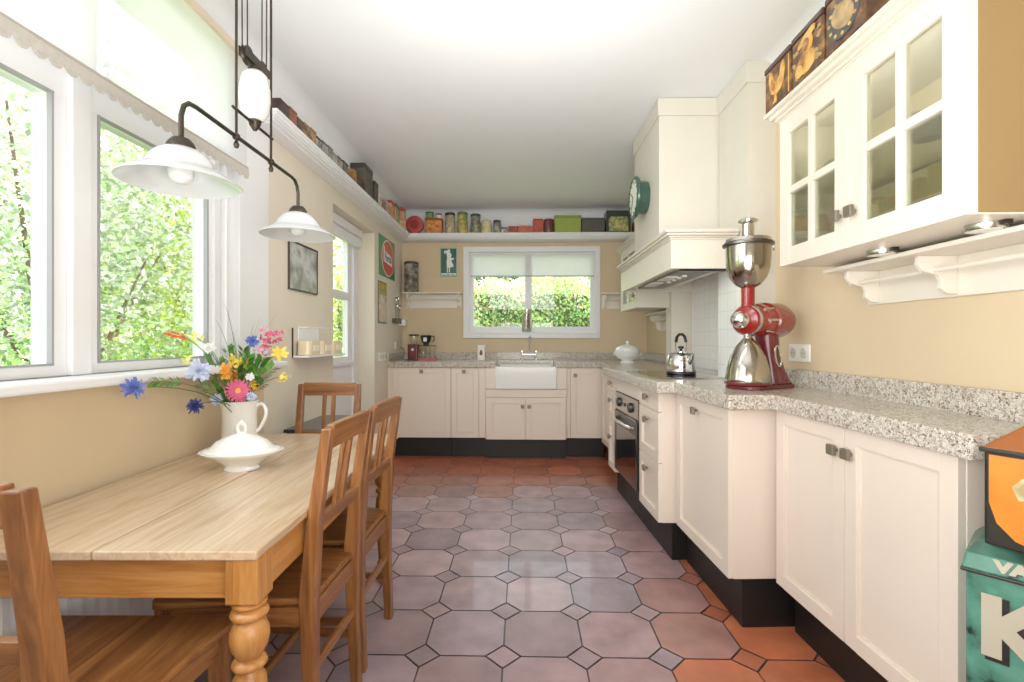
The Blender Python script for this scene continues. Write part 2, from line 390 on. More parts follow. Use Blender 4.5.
# ---- back window
w = MB(); a0, a1 = YB-.03, YB+.0
w.box(BX0-.052, BX0+.01, a0, a1, BZ0-.052, BZ1+.052); w.box(BX1-.01, BX1+.045, a0, a1, BZ0-.052, BZ1+.052)
w.box(BX0-.052, BX1+.045, a0, a1, BZ0-.06, BZ0); w.box(BX0-.052, BX1+.045, a0, a1, BZ1-.005, BZ1+.052)
w2 = struct(w.build('window_2', WHITE, clean=False, bevel=.004))
f = MB(); a0, a1 = YB+.02, YB+.07
f.box(BX0, BX0+.055, a0, a1, BZ0, BZ1); f.box(BX1-.055, BX1, a0, a1, BZ0, BZ1); f.box(BX0, BX1, a0, a1, BZ0, BZ0+.065); f.box(BX0, BX1, a0, a1, BZ1-.05, BZ1)
f.box(.035, .105, a0-.01, a1, BZ0, BZ1)
f.build('window_frame', WHITE, w2, clean=False, bevel=.003)
MB().box(BX0, BX1, YB+.04, YB+.046, BZ0+.02, BZ1-.02).build('pane', GLASS, w2)
MB().box(BX0, BX1, YB-.045, YB+.02, BZ0-.015, BZ0+.004).build('sill', WHITE, w2, bevel=.004)
t = thing('roller_blind', 'white roller blind half lowered in the window above the sink', 'blind', (.11, YB+.008, BZ1))
MB().box(-.67, .67, -.002, 0, -.262, -.02).build('fabric', sheer_mat('white blind fabric', (250, 251, 252), .88, .4), t)
MB().cyl((-.675, 0, -.018), (.675, 0, -.018), .014).build('roller', WHITE, t, smooth=True)
MB().box(-.67, .67, -.007, .004, -.272, -.258).build('bottom_bar', mat('grey bar', (176, 180, 184), .4), t)
# ---- garden door in the recess
w = MB(); xa, xb = RX-.04, RX+.005
w.box(xa, xb, RY0, 3.52, 0, RZ); w.box(xa, xb, 4.07, 4.16, 0, RZ); w.box(xa, xb, 3.5, 4.1, 1.98, RZ); w.box(xa, xb, 3.5, 4.1, 0, 1.0)
w.box(xa, xb, 3.5, 4.1, 1.48, 1.54)
dr = struct(w.build('door_1', WHITE, clean=False, bevel=.004))
MB().box(xa-.01, xb+.02, 4.16, 4.27, 0, RZ).build('door_frame', WHITE, dr, bevel=.004)
MB().box(xb, xb+.012, 3.6, 4.0, .2, .85).box(xb, xb+.03, 3.5, 4.14, .93, .96).build('lower_panel', WHITE, dr, bevel=.004, clean=False)
MB().box(xa+.02, xa+.026, 3.5, 4.1, .98, 2.0).build('pane', GLASS, dr)
t = thing('roller_blind', 'narrow white cassette blind rolled up above the garden door', 'blind', (RX+.07, 3.75, 1.96))
MB().box(-.03, .03, -.4, .42, .055, .125).build('cassette', WHITE, t, bevel=.01)
MB().box(-.012, .02, -.4, .42, -.03, .05).build('fabric', WHITE, t, bevel=.01)
# ---- skirting
struct(MB().box(XL, XL+.012, WY1, RY0, 0, .09).build('baseboard_left', WHITE))

# ---- plate shelf all along left and back walls
ZS = 2.256
t = thing('plate_shelf', 'long white moulded plate shelf running high along the left and back walls', 'shelf', (0, 0, ZS))
XS, YS = -1.175, 5.02
def offs(o):  # inner outline offset o from the shelf front edge
    return [(XL, 2.30+o*.6), (XS-o, 2.30+o*.6), (XS-o, YS+o), (1.33, YS+o), (1.33, YB), (XL, YB)]
mb = MB(); mb.prism(offs(0), -.016, 0); mb.build('shelf_board', WHITE, t, bevel=.004)
mb = MB()
for o_, za, zb in ((.005, -.032, -.016), (.014, -.042, -.032), (.028, -.050, -.042), (.050, -.058, -.050)):
    if o_ < .2: mb.prism(offs(o_), za, zb)
mb.build('moulding', WHITE, t, clean=False, bevel=.003)

# ------------------------------------------------------------------ KITCHEN BASE UNITS
def shaker(mb, x0, x1, z0, z1, y=-.02, fr=.055, rec=.012):
    """front facing -y: frame with recessed panel and a bead"""
    t_ = .02
    mb.box(x0, x0+fr, y, y+t_, z0, z1); mb.box(x1-fr, x1, y, y+t_, z0, z1)
    mb.box(x0+fr, x1-fr, y, y+t_, z0, z0+fr); mb.box(x0+fr, x1-fr, y, y+t_, z1-fr, z1)
    mb.box(x0+fr, x1-fr, y+rec, y+t_, z0+fr, z1-fr)
    b = .008
    for A in ((x0+fr, x0+fr+b, z0+fr, z1-fr), (x1-fr-b, x1-fr, z0+fr, z1-fr), (x0+fr, x1-fr, z0+fr, z0+fr+b), (x0+fr, x1-fr, z1-fr-b, z1-fr)):
        mb.box(A[0], A[1], y+rec-.0035, y+rec+.001, A[2], A[3])
def knob(parent, x, z, y=-.02, name='knob', wide=.034):
    mb = MB(); mb.cyl((x, y, z), (x, y-.016, z), .007, n=10)
    mb.prism([(x-wide/2, z-.017), (x+wide/2, z-.017), (x+wide/2, z+.017), (x-wide/2, z+.017)], y-.028, y-.014, 'y')
    return mb.build(name, KNOB, parent, bevel=.004, clean=False)
def unit(name, label, cat, loc, rot, w_, d_, z0, z1, fronts, toe, mcol=CREAM, toe_w=None, carc=True, group=None):
    t = thing(name, label, cat, loc, rot, group)
    if carc: MB().box(0, w_, 0, d_, z0, z1).build('carcass', mcol, t, bevel=.002)
    for fr in fronts:
        kind, x0, x1, a, b, kn = fr
        mb = MB()
        if kind == 'flat': mb.box(x0+.002, x1-.002, -.02, -.001, a+.002, b-.002)
        else: shaker(mb, x0+.002, x1-.002, a+.002, b-.002, fr=.05 if b-a > .2 and x1-x0 > .16 else .028)
        o = mb.build('drawer_front' if kind in ('drawer', 'sdrawer', 'flat') else 'door', mcol, t, bevel=.0015, clean=False)
        for kx, kz in kn: knob(o, kx, kz)
    if toe:
        tx0, tx1, ty = toe
        MB().box(tx0, tx1, ty, d_, 0, z0).build('plinth', BLACK, t, bevel=.002)
    return t
Z0, Z1 = .192, .870
# back run (faces -Y)
YF = 4.70
def bk(name, label, x0, x1, fronts, yf=YF, toe=.035):
    return unit(name, label, 'cabinet', (x0, yf, 0), 0, x1-x0, YB-yf-.002, Z0, Z1, fronts, (0, x1-x0, toe))
MB().box(XL+.002, -1.262, YF-.01, YB, 0, Z1).build('t', CREAM).name = 'filler_panel'
tag(bpy.data.objects['filler_panel'], 'narrow cream filler strip between the left wall and the first back cabinet', 'panel')
bk('base_cabinet', 'wide cream cabinet front at the left end of the back wall under the coffee maker', -1.26, -.690,
   [('door', 0, .57, Z0, Z1, [(.285, .835)])])
bk('base_cabinet', 'narrow cream cabinet with one top knob just left of the sink unit', -.688, -.352, [('door', 0, .27, Z0, Z1, [(.125, .835)]), ('flat', .27, .336, Z0, Z1, [])])
YK = YF-.05
unit('sink_cabinet', 'cream cabinet with two panelled doors under the white sink', 'cabinet', (-.350, YK, 0), 0, .775, YB-YK-.002, Z0-.006, .664,
     [('door', .01, .385, Z0-.006, .588, [(.355, .505)]), ('door', .385, .765, Z0-.006, .588, [(.418, .505)])], (-.02, .775, .03))
ss = bpy.data.objects['sink_cabinet']
MB().box(0, .094, -.018, .5, .672, Z1).build('side_post', CREAM, ss, bevel=.002)
MB().box(.683, .775, -.018, .5, .672, Z1).build('side_post', CREAM, ss, bevel=.002)
MB().box(.0, .775, -.018, -.001, .592, .668).build('apron_panel', CREAM, ss, bevel=.002)
bk('base_cabinet', 'cream cabinet with single door right of the sink in the back corner', .427, .80,
   [('flat', 0, .04, Z0, Z1, []), ('door', .04, .345, Z0, Z1, [(.085, .80)])])
# right run (faces -X, local x runs towards the camera)
def rt(name, label, u, v0, v1, depth, fronts, cat='cabinet', toe_in=.06, z0=Z0, carc=True):
    loc = T(u+.02, v1)
    return unit(name, label, cat, loc, RR, v1-v0, depth, z0, Z1, fronts, (0.0, v1-v0-.0, toe_in), carc=carc)
W3 = 1.905-1.15
rt('base_cabinet', 'shallow cream two-door cabinet nearest the camera on the right wall', .975, 1.15, 1.905, .215,
   [('door', 0, .375, Z0, Z1, [(.345, .79)]), ('door', .375, W3, Z0, Z1, [(.408, .79)])], toe_in=.055)
rt('base_cabinet', 'cream cabinet with one large panelled door under the red coffee grinder', .803, 1.935, 2.505, .41,
   [('door', 0, .57, Z0, Z1, [(.26, .815)])], toe_in=.035)
rt('drawer_cabinet', 'narrow stack of three cream drawers beside the near side of the oven', .717, 2.525, 2.878, .56,
   [('sdrawer', .0, .353, .765, Z1, [(.165, .825)]), ('sdrawer', .0, .353, .50, .765, [(.165, .70)]), ('sdrawer', .0, .353, Z0, .50, [(.165, .43)])], toe_in=.05)
rt('oven_cabinet', 'cream housing panel above and around the built-in oven', .717, 2.880, 3.478, .56,
   [('flat', 0, .598, .782, Z1, [])], z0=.218, toe_in=.05)
rt('drawer_cabinet', 'narrow stack of small cream drawers on the far side of the oven', .717, 3.480, 3.70, .56,
   [('sdrawer', 0, .22, .765, Z1, [(.11, .825)]), ('sdrawer', 0, .22, .56, .765, [(.11, .70)]), ('sdrawer', 0, .22, Z0, .56, [(.11, .43)])], toe_in=.05)
unit('base_cabinet', 'recessed cream corner cabinet door beyond the small far drawers', 'cabinet', T(.86, 4.62), RR, .9, .4, Z0, Z1,
     [('door', .1, .88, Z0, Z1, [(.62, .825)])], (0, .9, .05))
# oven
loc = T(.737, 3.473)
t = thing('built_in_oven', 'black and steel built-in oven with glass door and two dials', 'oven', loc, RR)
t.scale = (1, .55, 1)
MB().box(.002, .588, -.032, -.001, .222, .778).build('body', BLKP, t, bevel=.003)
MB().box(.006, .584, -.04, -.033, .66, .775).build('control_panel', STEEL, t, bevel=.002)
dd = MB().box(.012, .578, -.046, -.0325, .235, .65).build('oven_door', BGLASS, t, bevel=.004)
MB().box(.012, .578, -.050, -.0462, .56, .65).box(.012, .045, -.050, -.0462, .235, .56).box(.545, .578, -.050, -.0462, .235, .56).build('door_trim', mat('dark steel', (110, 106, 102), .3, 1.), dd, clean=False)
MB().tube([(.07, -.05, .60), (.09, -.085, .60), (.18, -.1, .595), (.41, -.1, .595), (.5, -.085, .60), (.52, -.05, .60)], .012, 10).build('door_handle', CHROME, dd, smooth=True)
for kx in (.13, .42):
    MB().cyl((kx, -.04, .715), (kx, -.07, .715), .033, .028, 20).build('dial', BLKP, t, smooth=True)
MB().cyl((.275, -.04, .715), (.275, -.05, .715), .012, n=12).build('dial', BLKP, t, smooth=True)

# ---- granite worktop
ZW0, ZW = .872, .930
P = [T(.940, 1.085), T(.940, 1.86), T(.768, 1.86), T(.768, 2.445), T(.682, 2.445), T(.682, 3.74), T(.75, 3.80)]
poly = [(a[0], a[1]) for a in P]+[(.765, 4.655), (.330, 4.655), (.330, 5.10), (-.252, 5.10), (-.252, 4.655), (XL+.002, 4.655), (XL+.002, YB-.002),
        (XRF-.008, YB-.002), (XRF-.008, CY1+.002), (CX-.008, CY1+.002), (CX-.008, CY0-.003), (XR-.002, CY0-.003), (XR-.002, 1.075)]
t = thing('granite_worktop', 'speckled grey granite worktop running along the back and right walls', 'countertop', (0, 0, 0))
mb = MB(); mb.prism(poly, ZW0, ZW); mb.build('slab', GRAN, t, bevel=.006)
for A in ((XL+.002, XRF-.01, YB-.024, YB-.003), (XL+.002, XL+.022, 4.66, YB-.025), (XRF-.03, XRF-.008, 4.03, YB-.03), (XR-.024, XR-.002, 1.075, CY0-.003)):
    MB().box(*A, ZW-.001, ZW+.076).build('backsplash', GRAN, t, bevel=.003)
# hob
t = thing('hob', 'black glass induction hob set in the granite under the extractor hood', 'hob', T(.96, 2.92, ZW), TH)
MB().box(-.22, .17, -.30, .30, 0, .006).build('glass_plate', BGLASS, t, bevel=.002)
MB().box(-.225, .175, -.305, -.30, 0, .007).box(-.225, -.22, -.305, .305, 0, .007).build('steel_edge', STEEL, t, clean=False)
# ---- sink
t = thing('butler_sink', 'white ceramic butler sink with exposed front below the back window', 'sink', (.0365, 4.60, .672))
W_, D_, H_ = .293, .50, .212; e = .028
mb = MB()
mb.box(-W_, W_, 0, e+.012, 0, H_); mb.box(-W_, W_, D_-e, D_, .02, H_); mb.box(-W_, -W_+e, 0, D_, .02, H_); mb.box(W_-e, W_, 0, D_, .02, H_); mb.box(-W_+.01, W_-.01, .02, D_-.01, 0, .04)
mb.build('basin', PORC, t, bevel=.008, clean=False)
MB().cyl((0, .26, .04), (0, .26, .044), .035, n=20).build('drain', CHROME, t, smooth=True)
t = thing('bridge_tap', 'polished chrome bridge tap with two cross handles behind the sink', 'tap', (.075, 5.165, ZW))
for s in (-1, 1):
    mb = MB(); mb.lathe([(.02, 0), (.02, .008), (.01, .012), (.01, .06), (.014, .065), (.014, .075), (.0001, .08)], (s*.075, 0, 0), 14); mb.build('pillar', CHROME, t, smooth=True)
    mb = MB(); mb.tube([(s*.075-.022, 0, .09), (s*.075+.022, 0, .09)], .004, 8); mb.tube([(s*.075, -.022, .09), (s*.075, .022, .09)], .004, 8); mb.cyl((s*.075, 0, .075), (s*.075, 0, .1), .006, n=10); mb.sphere((s*.075, 0, .1), .008, 8)
    mb.build('cross_handle', CHROME, t, smooth=True, clean=False)
MB().tube([(-.075, 0, .055), (.075, 0, .055)], .008, 10).build('bridge', CHROME, t, smooth=True)
MB().tube([(0, 0, .055), (0, 0, .2), (.004, -.02, .235), (.012, -.06, .25), (.02, -.1, .24), (.022, -.125, .21), (.023, -.13, .19)], .009, 10).build('spout', CHROME, t, smooth=True)

# ------------------------------------------------------------------ HOOD + CHIMNEY
STONE = mat('stone white paint', (212, 206, 194), .5)
t = thing('extractor_hood', 'cream mantel hood with boxed chimney and steel extractor above the hob', 'extractor hood', (0, 0, 0))
hy0, hy1, hx = 2.59, 3.86, .793
CHB = (.80, 2.84, 3.46)
mb = MB(); mb.box(CHB[0], XRF-.006, CHB[1], CHB[2], 1.70, ZC-.002); mb.build('chimney', STONE, t, bevel=.002)
mb = MB(); mb.box(CHB[0]-.01, XRF-.008, CHB[1]-.01, CHB[2]+.01, 2.445, ZC-.004); mb.build('chimney_band', STONE, t, bevel=.002)
# hollow mantel (front, near side, far side, top)
mb = MB(); fx = hx
mb.box(fx, fx+.02, hy0, hy1, 1.52, 1.68); mb.box(fx, 1.139, hy0, hy0+.02, 1.52, 1.68); mb.box(fx, XRF-.008, hy1-.02, hy1, 1.52, 1.68); mb.box(fx+.02, XRF-.008, CY1+.01, hy1-.02, 1.64, 1.68); mb.box(fx+.02, CX-.008, hy0+.02, CY1+.01, 1.64, 1.68)
mb.build('mantel', CREAML, t, clean=False, bevel=.003)
def ring(o, za, zb):
    x0_, ya, yb = hx-o, hy0-o, hy1+o*.0
    return [(x0_, ya), (1.137, ya), (1.137, CY1+.03), (XRF-.01, CY1+.03), (XRF-.01, yb), (x0_, yb)]
mb = MB()
for o_, za, zb in ((.008, 1.672, 1.682), (.016, 1.682, 1.692), (.03, 1.692, 1.705), (.042, 1.705, 1.722)):
    mb.prism(ring(o_, za, zb), za, zb)
mb.build('cornice', CREAML, t, clean=False, bevel=.004)
ex = MB().box(fx+.03, 1.12, hy0+.03, hy1-.05, 1.527, 1.56).build('extractor_plate', STEEL, t, bevel=.003)
MB().box(fx+.07, 1.05, hy0+.12, hy1-.25, 1.518, 1.528).build('grille', mat('extractor filter', (120, 118, 112), .35, .9), ex, bevel=.002)
MB().box(fx+.06, 1.10, hy0+.045, hy0+.075, 1.512, 1.528).build('glass_strip', mat('smoked glass', (40, 42, 42), .08), ex)
for i in range(4): MB().cyl((.95, 2.85+.1*i, 1.519), (.95, 2.85+.1*i, 1.509), .014, n=12).build('button', PLASW, ex, smooth=True)
mb = MB()
for i in range(2): mb.box(.86, .93, 2.9+.3*i, 3.1+.3*i, 1.513, 1.519)
mb.build('light_strip', PLASW, ex, clean=False)
# wall clock on the chimney
t = thing('wall_clock', 'round dark green clock mounted on the front of the hood chimney', 'clock', (CHB[0]-.001, 3.13, 2.055))
Rm = Matrix.Rotation(-PI/2, 4, 'Y')
GREEN = mat('dark green enamel', (40, 74, 60), .25, coat=.4)
mb = MB(); mb.lathe([(.10, 0), (.105, .02), (.105, .055), (.13, .062), (.135, .072), (.13, .082), (.118, .088), (.112, .08), (.0001, .08)], n=40, M=Rm); mb.build('case', GREEN, t, smooth=True)
fc = MB().lathe([(.112, .0815), (.0001, .0825)], n=40, M=Rm).build('dial', mat('clock face', (232, 236, 222), .5), t)
mb = MB()
for k in range(12):
    a = k*PI/6; mb.bar((-.0835, .086*math.sin(a), .086*math.cos(a)), (-.0835, .104*math.sin(a), .104*math.cos(a)), .006, .002, up=(1, 0, 0))
mb.build('hour_marks', BLKP, fc)
for a, l in ((1.0, .06), (2.6, .085)): MB().bar((-.086, 0, 0), (-.086, l*math.sin(a), l*math.cos(a)), .007, .002, up=(1, 0, 0)).build('hand', BLKP, fc)

# ------------------------------------------------------------------ WALL CABINETS
def glazed_cab(label, loc, w_, d_, z0, z1, ndoor, corn=.045, inner=True, kz=.10):
    """faces local -y, local x 0..w_"""
    t = thing('wall_cabinet', label, 'cabinet', loc, -PI/2)
    b = .02; h = z1-z0
    mb = MB(); mb.box(0, b, 0, d_, 0, h); mb.box(w_-b, w_, 0, d_, 0, h); mb.box(0, w_, 0, d_, 0, b); mb.box(0, w_, 0, d_, h-b, h)
    mb.build('carcass', CREAML, t, clean=False, bevel=.002)
    MB().box(b, w_-b, d_-.012, d_-.002, b, h-b).build('back_panel', CREAMIN, t)
    MB().box(b, w_-b, .01, d_-.012, h*.5-.004, h*.5+.004).build('glass_shelf', CGLASS, t)
    dw = w_/ndoor
    for k in range(ndoor):
        x0_, x1_ = k*dw+.002, (k+1)*dw-.002; fr = .062; m_ = .022
        mb = MB(); y0_, y1_ = -.02, 0
        mb.box(x0_, x0_+fr, y0_, y1_, 0, h); mb.box(x1_-fr, x1_, y0_, y1_, 0, h); mb.box(x0_+fr, x1_-fr, y0_, y1_, 0, fr); mb.box(x0_+fr, x1_-fr, y0_, y1_, h-fr, h)
        xc = (x0_+x1_)/2
        mb.box(xc-m_/2, xc+m_/2, y0_+.001, y1_, fr, h-fr); mb.box(x0_+fr, x1_-fr, y0_+.001, y1_, h/2-m_/2, h/2+m_/2)
        d = mb.build('door', CREAML, t, clean=False, bevel=.002)
        MB().box(x0_+fr, x1_-fr, -.011, -.008, fr, h-fr).build('pane', CGLASS, d)
        kx = x1_-.03 if (k == 0 and ndoor > 1) or ndoor == 1 else x0_+.03
        knob(d, kx, kz)
    mb = MB()
    for o_, za, zb in ((.004, 0, .008), (.012, .008, .018), (.026, .018, .032), (.040, .032, corn)):
        mb.box(-o_, w_+o_, -.02-o_, d_, h+za, h+zb)
    mb.build('cornice', CREAML, t, clean=False, bevel=.005)
    return t
UC0, UC1 = 1.415, 1.955
YU1, YU0, XU = 1.845, 1.075, .97
uc = glazed_cab('large cream wall cabinet with two glazed four-pane doors at upper right', (XU+.02, YU1, UC0), YU1-YU0, XR-XU-.022, UC0, UC1, 2)
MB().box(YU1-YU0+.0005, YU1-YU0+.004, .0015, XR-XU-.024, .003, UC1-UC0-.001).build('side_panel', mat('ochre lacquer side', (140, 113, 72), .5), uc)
glazed_cab('small cream glazed wall cabinet in the far right corner behind the hood', (.95, 4.58, UC0-.01), .62, XRF-.95-.002, UC0, UC1, 1)
# puck lights under the cabinet
for yy, lb in ((1.17, 'round silver spotlight under the wall cabinet, nearer the camera'), (1.50, 'round silver spotlight under the wall cabinet, farther from the camera')):
    t = thing('puck_light', lb, 'spotlight', (1.10, yy, UC0))
    MB().lathe([(.038, -.016), (.04, -.012), (.04, -.001), (.0001, -.0005)], n=28).build('housing', STEEL, t, smooth=True)
    MB().lathe([(.0001, -.0165), (.03, -.0165), (.03, -.0155)], n=24).build('lens', PLASW, t)
    MB().box(-.008, .008, -.055, -.038, -.012, -.001).build('cable_clip', IRON, t)
# dishes inside the cabinet
def plate_stack(x, y, z, n, lab, r=.085, grp='plates stacked in the glazed wall cabinet'):
    mb = MB(); mb.lathe([(.0001, 0), (r*.55, 0), (r*.6, .004), (r, .014), (r, .017), (r*.58, .008), (.0001, .007)], n=28)
    base = None
    for k in range(n):
        if base is None:
            base = mb.build('plate', PORC, smooth=True, loc=(x, y, z)); tag(base, lab, 'plate', grp)
        else:
            c = base.copy(); C.objects.link(c); c.location = (x, y, z+k*.0095)
PORCB = PORC
plate_stack(1.11, 1.20, UC0+.021, 6, 'white plate in the stack low in the near half of the glazed cabinet')
mb = MB(); mb.lathe([(.03, 0), (.035, .006), (.06, .04), (.075, .06), (.072, .06), (.055, .036), (.0001, .01)], n=28)
bw = mb.build('bowl', PORC, smooth=True, loc=(1.12, 1.66, UC0+.021)); tag(bw, 'white bowl low in the far half of the glazed wall cabinet', 'bowl')
bw2 = bw.copy(); C.objects.link(bw2); bw2.location = (1.12, 1.68, UC0+.278); bw2['label'] = 'white bowl on the glass shelf in the far half of the wall cabinet'
bw3 = bw.copy(); C.objects.link(bw3); bw3.location = (1.12, 1.36, UC0+.278); bw3['label'] = 'white bowl on the glass shelf in the near half of the wall cabinet'
t = thing('basket', 'shallow woven straw basket behind the plates in the glazed cabinet', 'basket', (1.19, 1.37, UC0+.021))
STRAW = blotch('woven straw', [(.35, (150, 118, 58)), (.65, (206, 176, 104))], 60, .8)
MB().lathe([(.055, 0), (.075, .1), (.07, .1), (.05, .006), (.0001, .006)], n=24, sy=1.2, sx=.85).build('bowl', STRAW, t, smooth=True)
# tins on the near cabinet
TINB = mat('dark brown tin', (60, 34, 22), .35, coat=.3)
TY = blotch('aged yellow print', [(.3, (150, 96, 40)), (.5, (212, 158, 74)), (.7, (230, 190, 110))], 22, .4)
TZ = UC1+.046
def deco_tin(y0, y1, h, lab, kind):
    x = .931
    t = thing('storage_tin', lab, 'tin', (x, (y0+y1)/2, TZ))
    w2_ = (y1-y0)/2-.003
    BM = blotch('tin print %s' % kind, [(.35, (58, 32, 20)), (.5, (96, 62, 34)), (.62, (150, 112, 62)), (.75, (84, 70, 54))], 26, .4, seed=len(kind))
    MB().box(0, .16, -w2_, w2_, 0, h-.02).build('body', BM, t, bevel=.006)
    MB().box(-.003, .163, -w2_-.002, w2_+.002, h-.022, h).build('lid', TINB, t, bevel=.005)
    mb = MB()
    def el(cy, cz, ry, rz, xx=-.002, rot=0, n=24):
        mb.prism([(cy+ry*math.cos(2*PI*k/n)*math.cos(rot)-rz*math.sin(2*PI*k/n)*math.sin(rot), cz+ry*math.cos(2*PI*k/n)*math.sin(rot)+rz*math.sin(2*PI*k/n)*math.cos(rot)) for k in range(n)], xx-.001, xx+.002, 'x')
    if kind == 'cockerel':
        bird = [(-.055, .105), (-.045, .14), (-.030, .125), (-.022, .095), (.0, .085), (.02, .095), (.03, .13), (.045, .14), (.052, .115), (.045, .075), (.03, .05), (.012, .042), (.014, .02), (.026, .012), (.0, .012), (.0, .04), (-.025, .045), (-.045, .065)]
        mb.prism(bird, -.003, .001, 'x'); o = mb.build('printed_bird', TY, t, clean=False)
        mb = MB(); mb.prism([(.022, .06), (.036, .085), (.03, .11), (.012, .082)], -.0038, -.0028, 'x'); mb.build('printed_wing', blotch('rust print', [(.4, (150, 84, 30)), (.6, (190, 120, 50))], 30, .4), o)
        mb = MB(); mb.box(-.001, .0, -w2_+.004, -w2_+.010, .01, h-.03); mb.build('border_line', TY, t)
    elif kind == 'portrait':
        el(.0, .05, .05, .035); el(-.01, .105, .026, .032, -.0032); el(-.004, .128, .05, .014, -.004, -.3); el(.035, .035, .022, .02, -.0042)
        o = mb.build('printed_figure', TY, t, clean=False)
        mb = MB(); el(-.002, .105, .018, .020, -.0045, .4); el(.02, .06, .014, .02, -.0036, .6); mb.build('printed_shading', blotch('umber print', [(.35, (110, 70, 34)), (.65, (188, 132, 70))], 40, .4), o, clean=False)
        mb = MB(); random.seed(5)
        for k in range(14): el(random.choice((-1, 1))*random.uniform(.05, .075), random.uniform(.02, .13), .008, .006, -.002, random.random())
        mb.build('printed_leaves', blotch('buff print', [(.35, (150, 118, 78)), (.65, (196, 164, 116))], 30, .5), o, clean=False)
    else:
        el(0, h/2-.008, .072, .064); o = mb.build('printed_ring', mat('slate print', (62, 66, 64), .4), t, clean=False)
        mb = MB(); el(0, h/2-.008, .052, .036, -.0035, .5); mb.build('printed_medallion', blotch('buff print', [(.35, (150, 118, 78)), (.65, (196, 164, 116))], 30, .5), o, clean=False)
        mb = MB()
        for k in range(12): el(.061*math.cos(k*PI/6), h/2-.008+.052*math.sin(k*PI/6), .006, .005, -.0035)
        mb.build('printed_beads', TY, o, clean=False)
deco_tin(1.70, 1.878, .17, 'small dark tin with a yellow bird, farthest of three on the glazed cabinet', 'cockerel')
deco_tin(1.515, 1.693, .172, 'dark tin with golden figure in a hat, middle of three on the glazed cabinet', 'portrait')
deco_tin(1.335, 1.508, .18, 'dark tin with an oval medallion, nearest of three on the glazed cabinet', 'medallion')

# rail shelf helper (board on wall, brackets, rod, top shelf); faces local -y
def rail_shelf(label, loc, rot, L, brk, dep=.17, h=.135):
    t = thing('rail_shelf', label, 'shelf', loc, rot)
    MB().box(0, L, -.014, -.001, -h, 0).build('back_board', CREAML, t, bevel=.002)
    MB().box(-.02, L+.02, -dep, -.001, 0, .014).build('shelf_board', CREAML, t, bevel=.004)
    prof = [(-.014, 0), (-dep*.75, 0), (-dep*.78, -h*.2), (-dep*.68, -h*.38), (-dep*.42, -h*.48), (-dep*.36, -h*.62), (-dep*.38, -h*.8), (-dep*.26, -h*.93), (-.014, -h*.95)]
    for x in brk: MB().prism(prof, x-.009, x+.009, 'x').build('bracket', CREAML, t, bevel=.003)
    MB().tube([(0.01, -dep*.5, -h*.36), (L-.01, -dep*.5, -h*.36)], .007, 10).build('rod', CREAML, t, smooth=True)
    return t
rail_shelf('cream rail shelf with scrolled brackets on the right wall under the glazed cabinet', (XR, 1.80, 1.385), -PI/2, 1.1, (.05, .36, .72, 1.05), .165, .118)
rail_shelf('cream rail shelf with rod on the back wall, left of the window', (-1.26, YB, 1.635), 0, .60, (.03, .57), .16, .15)
rail_shelf('short cream rail shelf on the back wall, right of the window', (.86, YB, 1.625), 0, .44, (.03, .41), .16, .15)
rail_shelf('small cream rail shelf on the right wall beneath the far corner cabinet', (XRF, 4.75, 1.375), -PI/2, .62, (.05, .57), .15, .15)

# ------------------------------------------------------------------ TABLE
TX0, TX1, TY0, TY1, TZT = -1.285, -.570, 1.010, 2.31, .69
t = thing('dining_table', 'long pine dining table with turned legs under the left window', 'table', ((TX0+TX1)/2-.008, (TY0+TY1)/2, 0), math.radians(1.2))
cx, cy = (TX0+TX1)/2, (TY0+TY1)/2; hx_, hy_ = (TX1-TX0)/2, (TY1-TY0)/2
def rrect(x0, x1, y0, y1, r, cs=(1, 1, 1, 1), n=5):
    pts = []
    for (cx_, cy_, a0, on) in ((x1-r, y1-r, 0, cs[0]), (x0+r, y1-r, 90, cs[1]), (x0+r, y0+r, 180, cs[2]), (x1-r, y0+r, 270, cs[3])):
        rr = r if on else .004; kx = (1 if cx_ > (x0+x1)/2 else -1); ky = (1 if cy_ > (y0+y1)/2 else -1)
        qx = (x1-rr if kx > 0 else x0+rr); qy = (y1-rr if ky > 0 else y0+rr)
        for k in range(n+1):
            a = math.radians(a0+90*k/n); pts.append((qx+rr*math.cos(a), qy+rr*math.sin(a)))
    return pts
ln = .004
mb = MB(); mb.prism(rrect(-hx_, ln-.0022, -hy_, hy_, .05, (0, 1, 0, 0)), TZT-.02, TZT); mb.prism(rrect(ln+.0022, hx_, -hy_, hy_, .012, (1, 0, 0, 0)), TZT-.02, TZT)
mb.build('tabletop', TT, t, bevel=.003)
ap = .028; az0, az1 = .575, TZT-.02
for nm, A, mt in (('apron', (-hx_+ap+.03, hx_-ap-.03, -hy_+ap, -hy_+ap+.022), TB[0]), ('apron', (-hx_+ap+.03, hx_-ap-.03, hy_-ap-.022, hy_-ap), TB[0]),
                  ('apron', (hx_-.035, hx_-.013, -hy_+ap+.03, hy_-ap-.03), TB[1]), ('apron', (-hx_+.013, -hx_+.035, -hy_+ap+.03, hy_-ap-.03), TB[1])):
    MB().box(A[0], A[1], A[2], A[3], az0, az1).build(nm, mt, t, bevel=.003)
lp = [(.018, 0), (.024, .01), (.026, .05), (.019, .075), (.019, .085), (.027, .09), (.027, .105), (.02, .112), (.024, .17), (.031, .3), (.034, .40), (.031, .445), (.022, .463), (.020, .468), (.031, .474), (.034, .482), (.031, .490), (.021, .496),
      (.024, .502), (.034, .520), (.038, .545), (.037, .562), (.030, .583), (.023, .592), (.034, .598), (.037, .606), (.034, .614), (.024, .619), (.027, .624), (.033, .629), (.033, .634), (.026, .638), (.027, .645)]
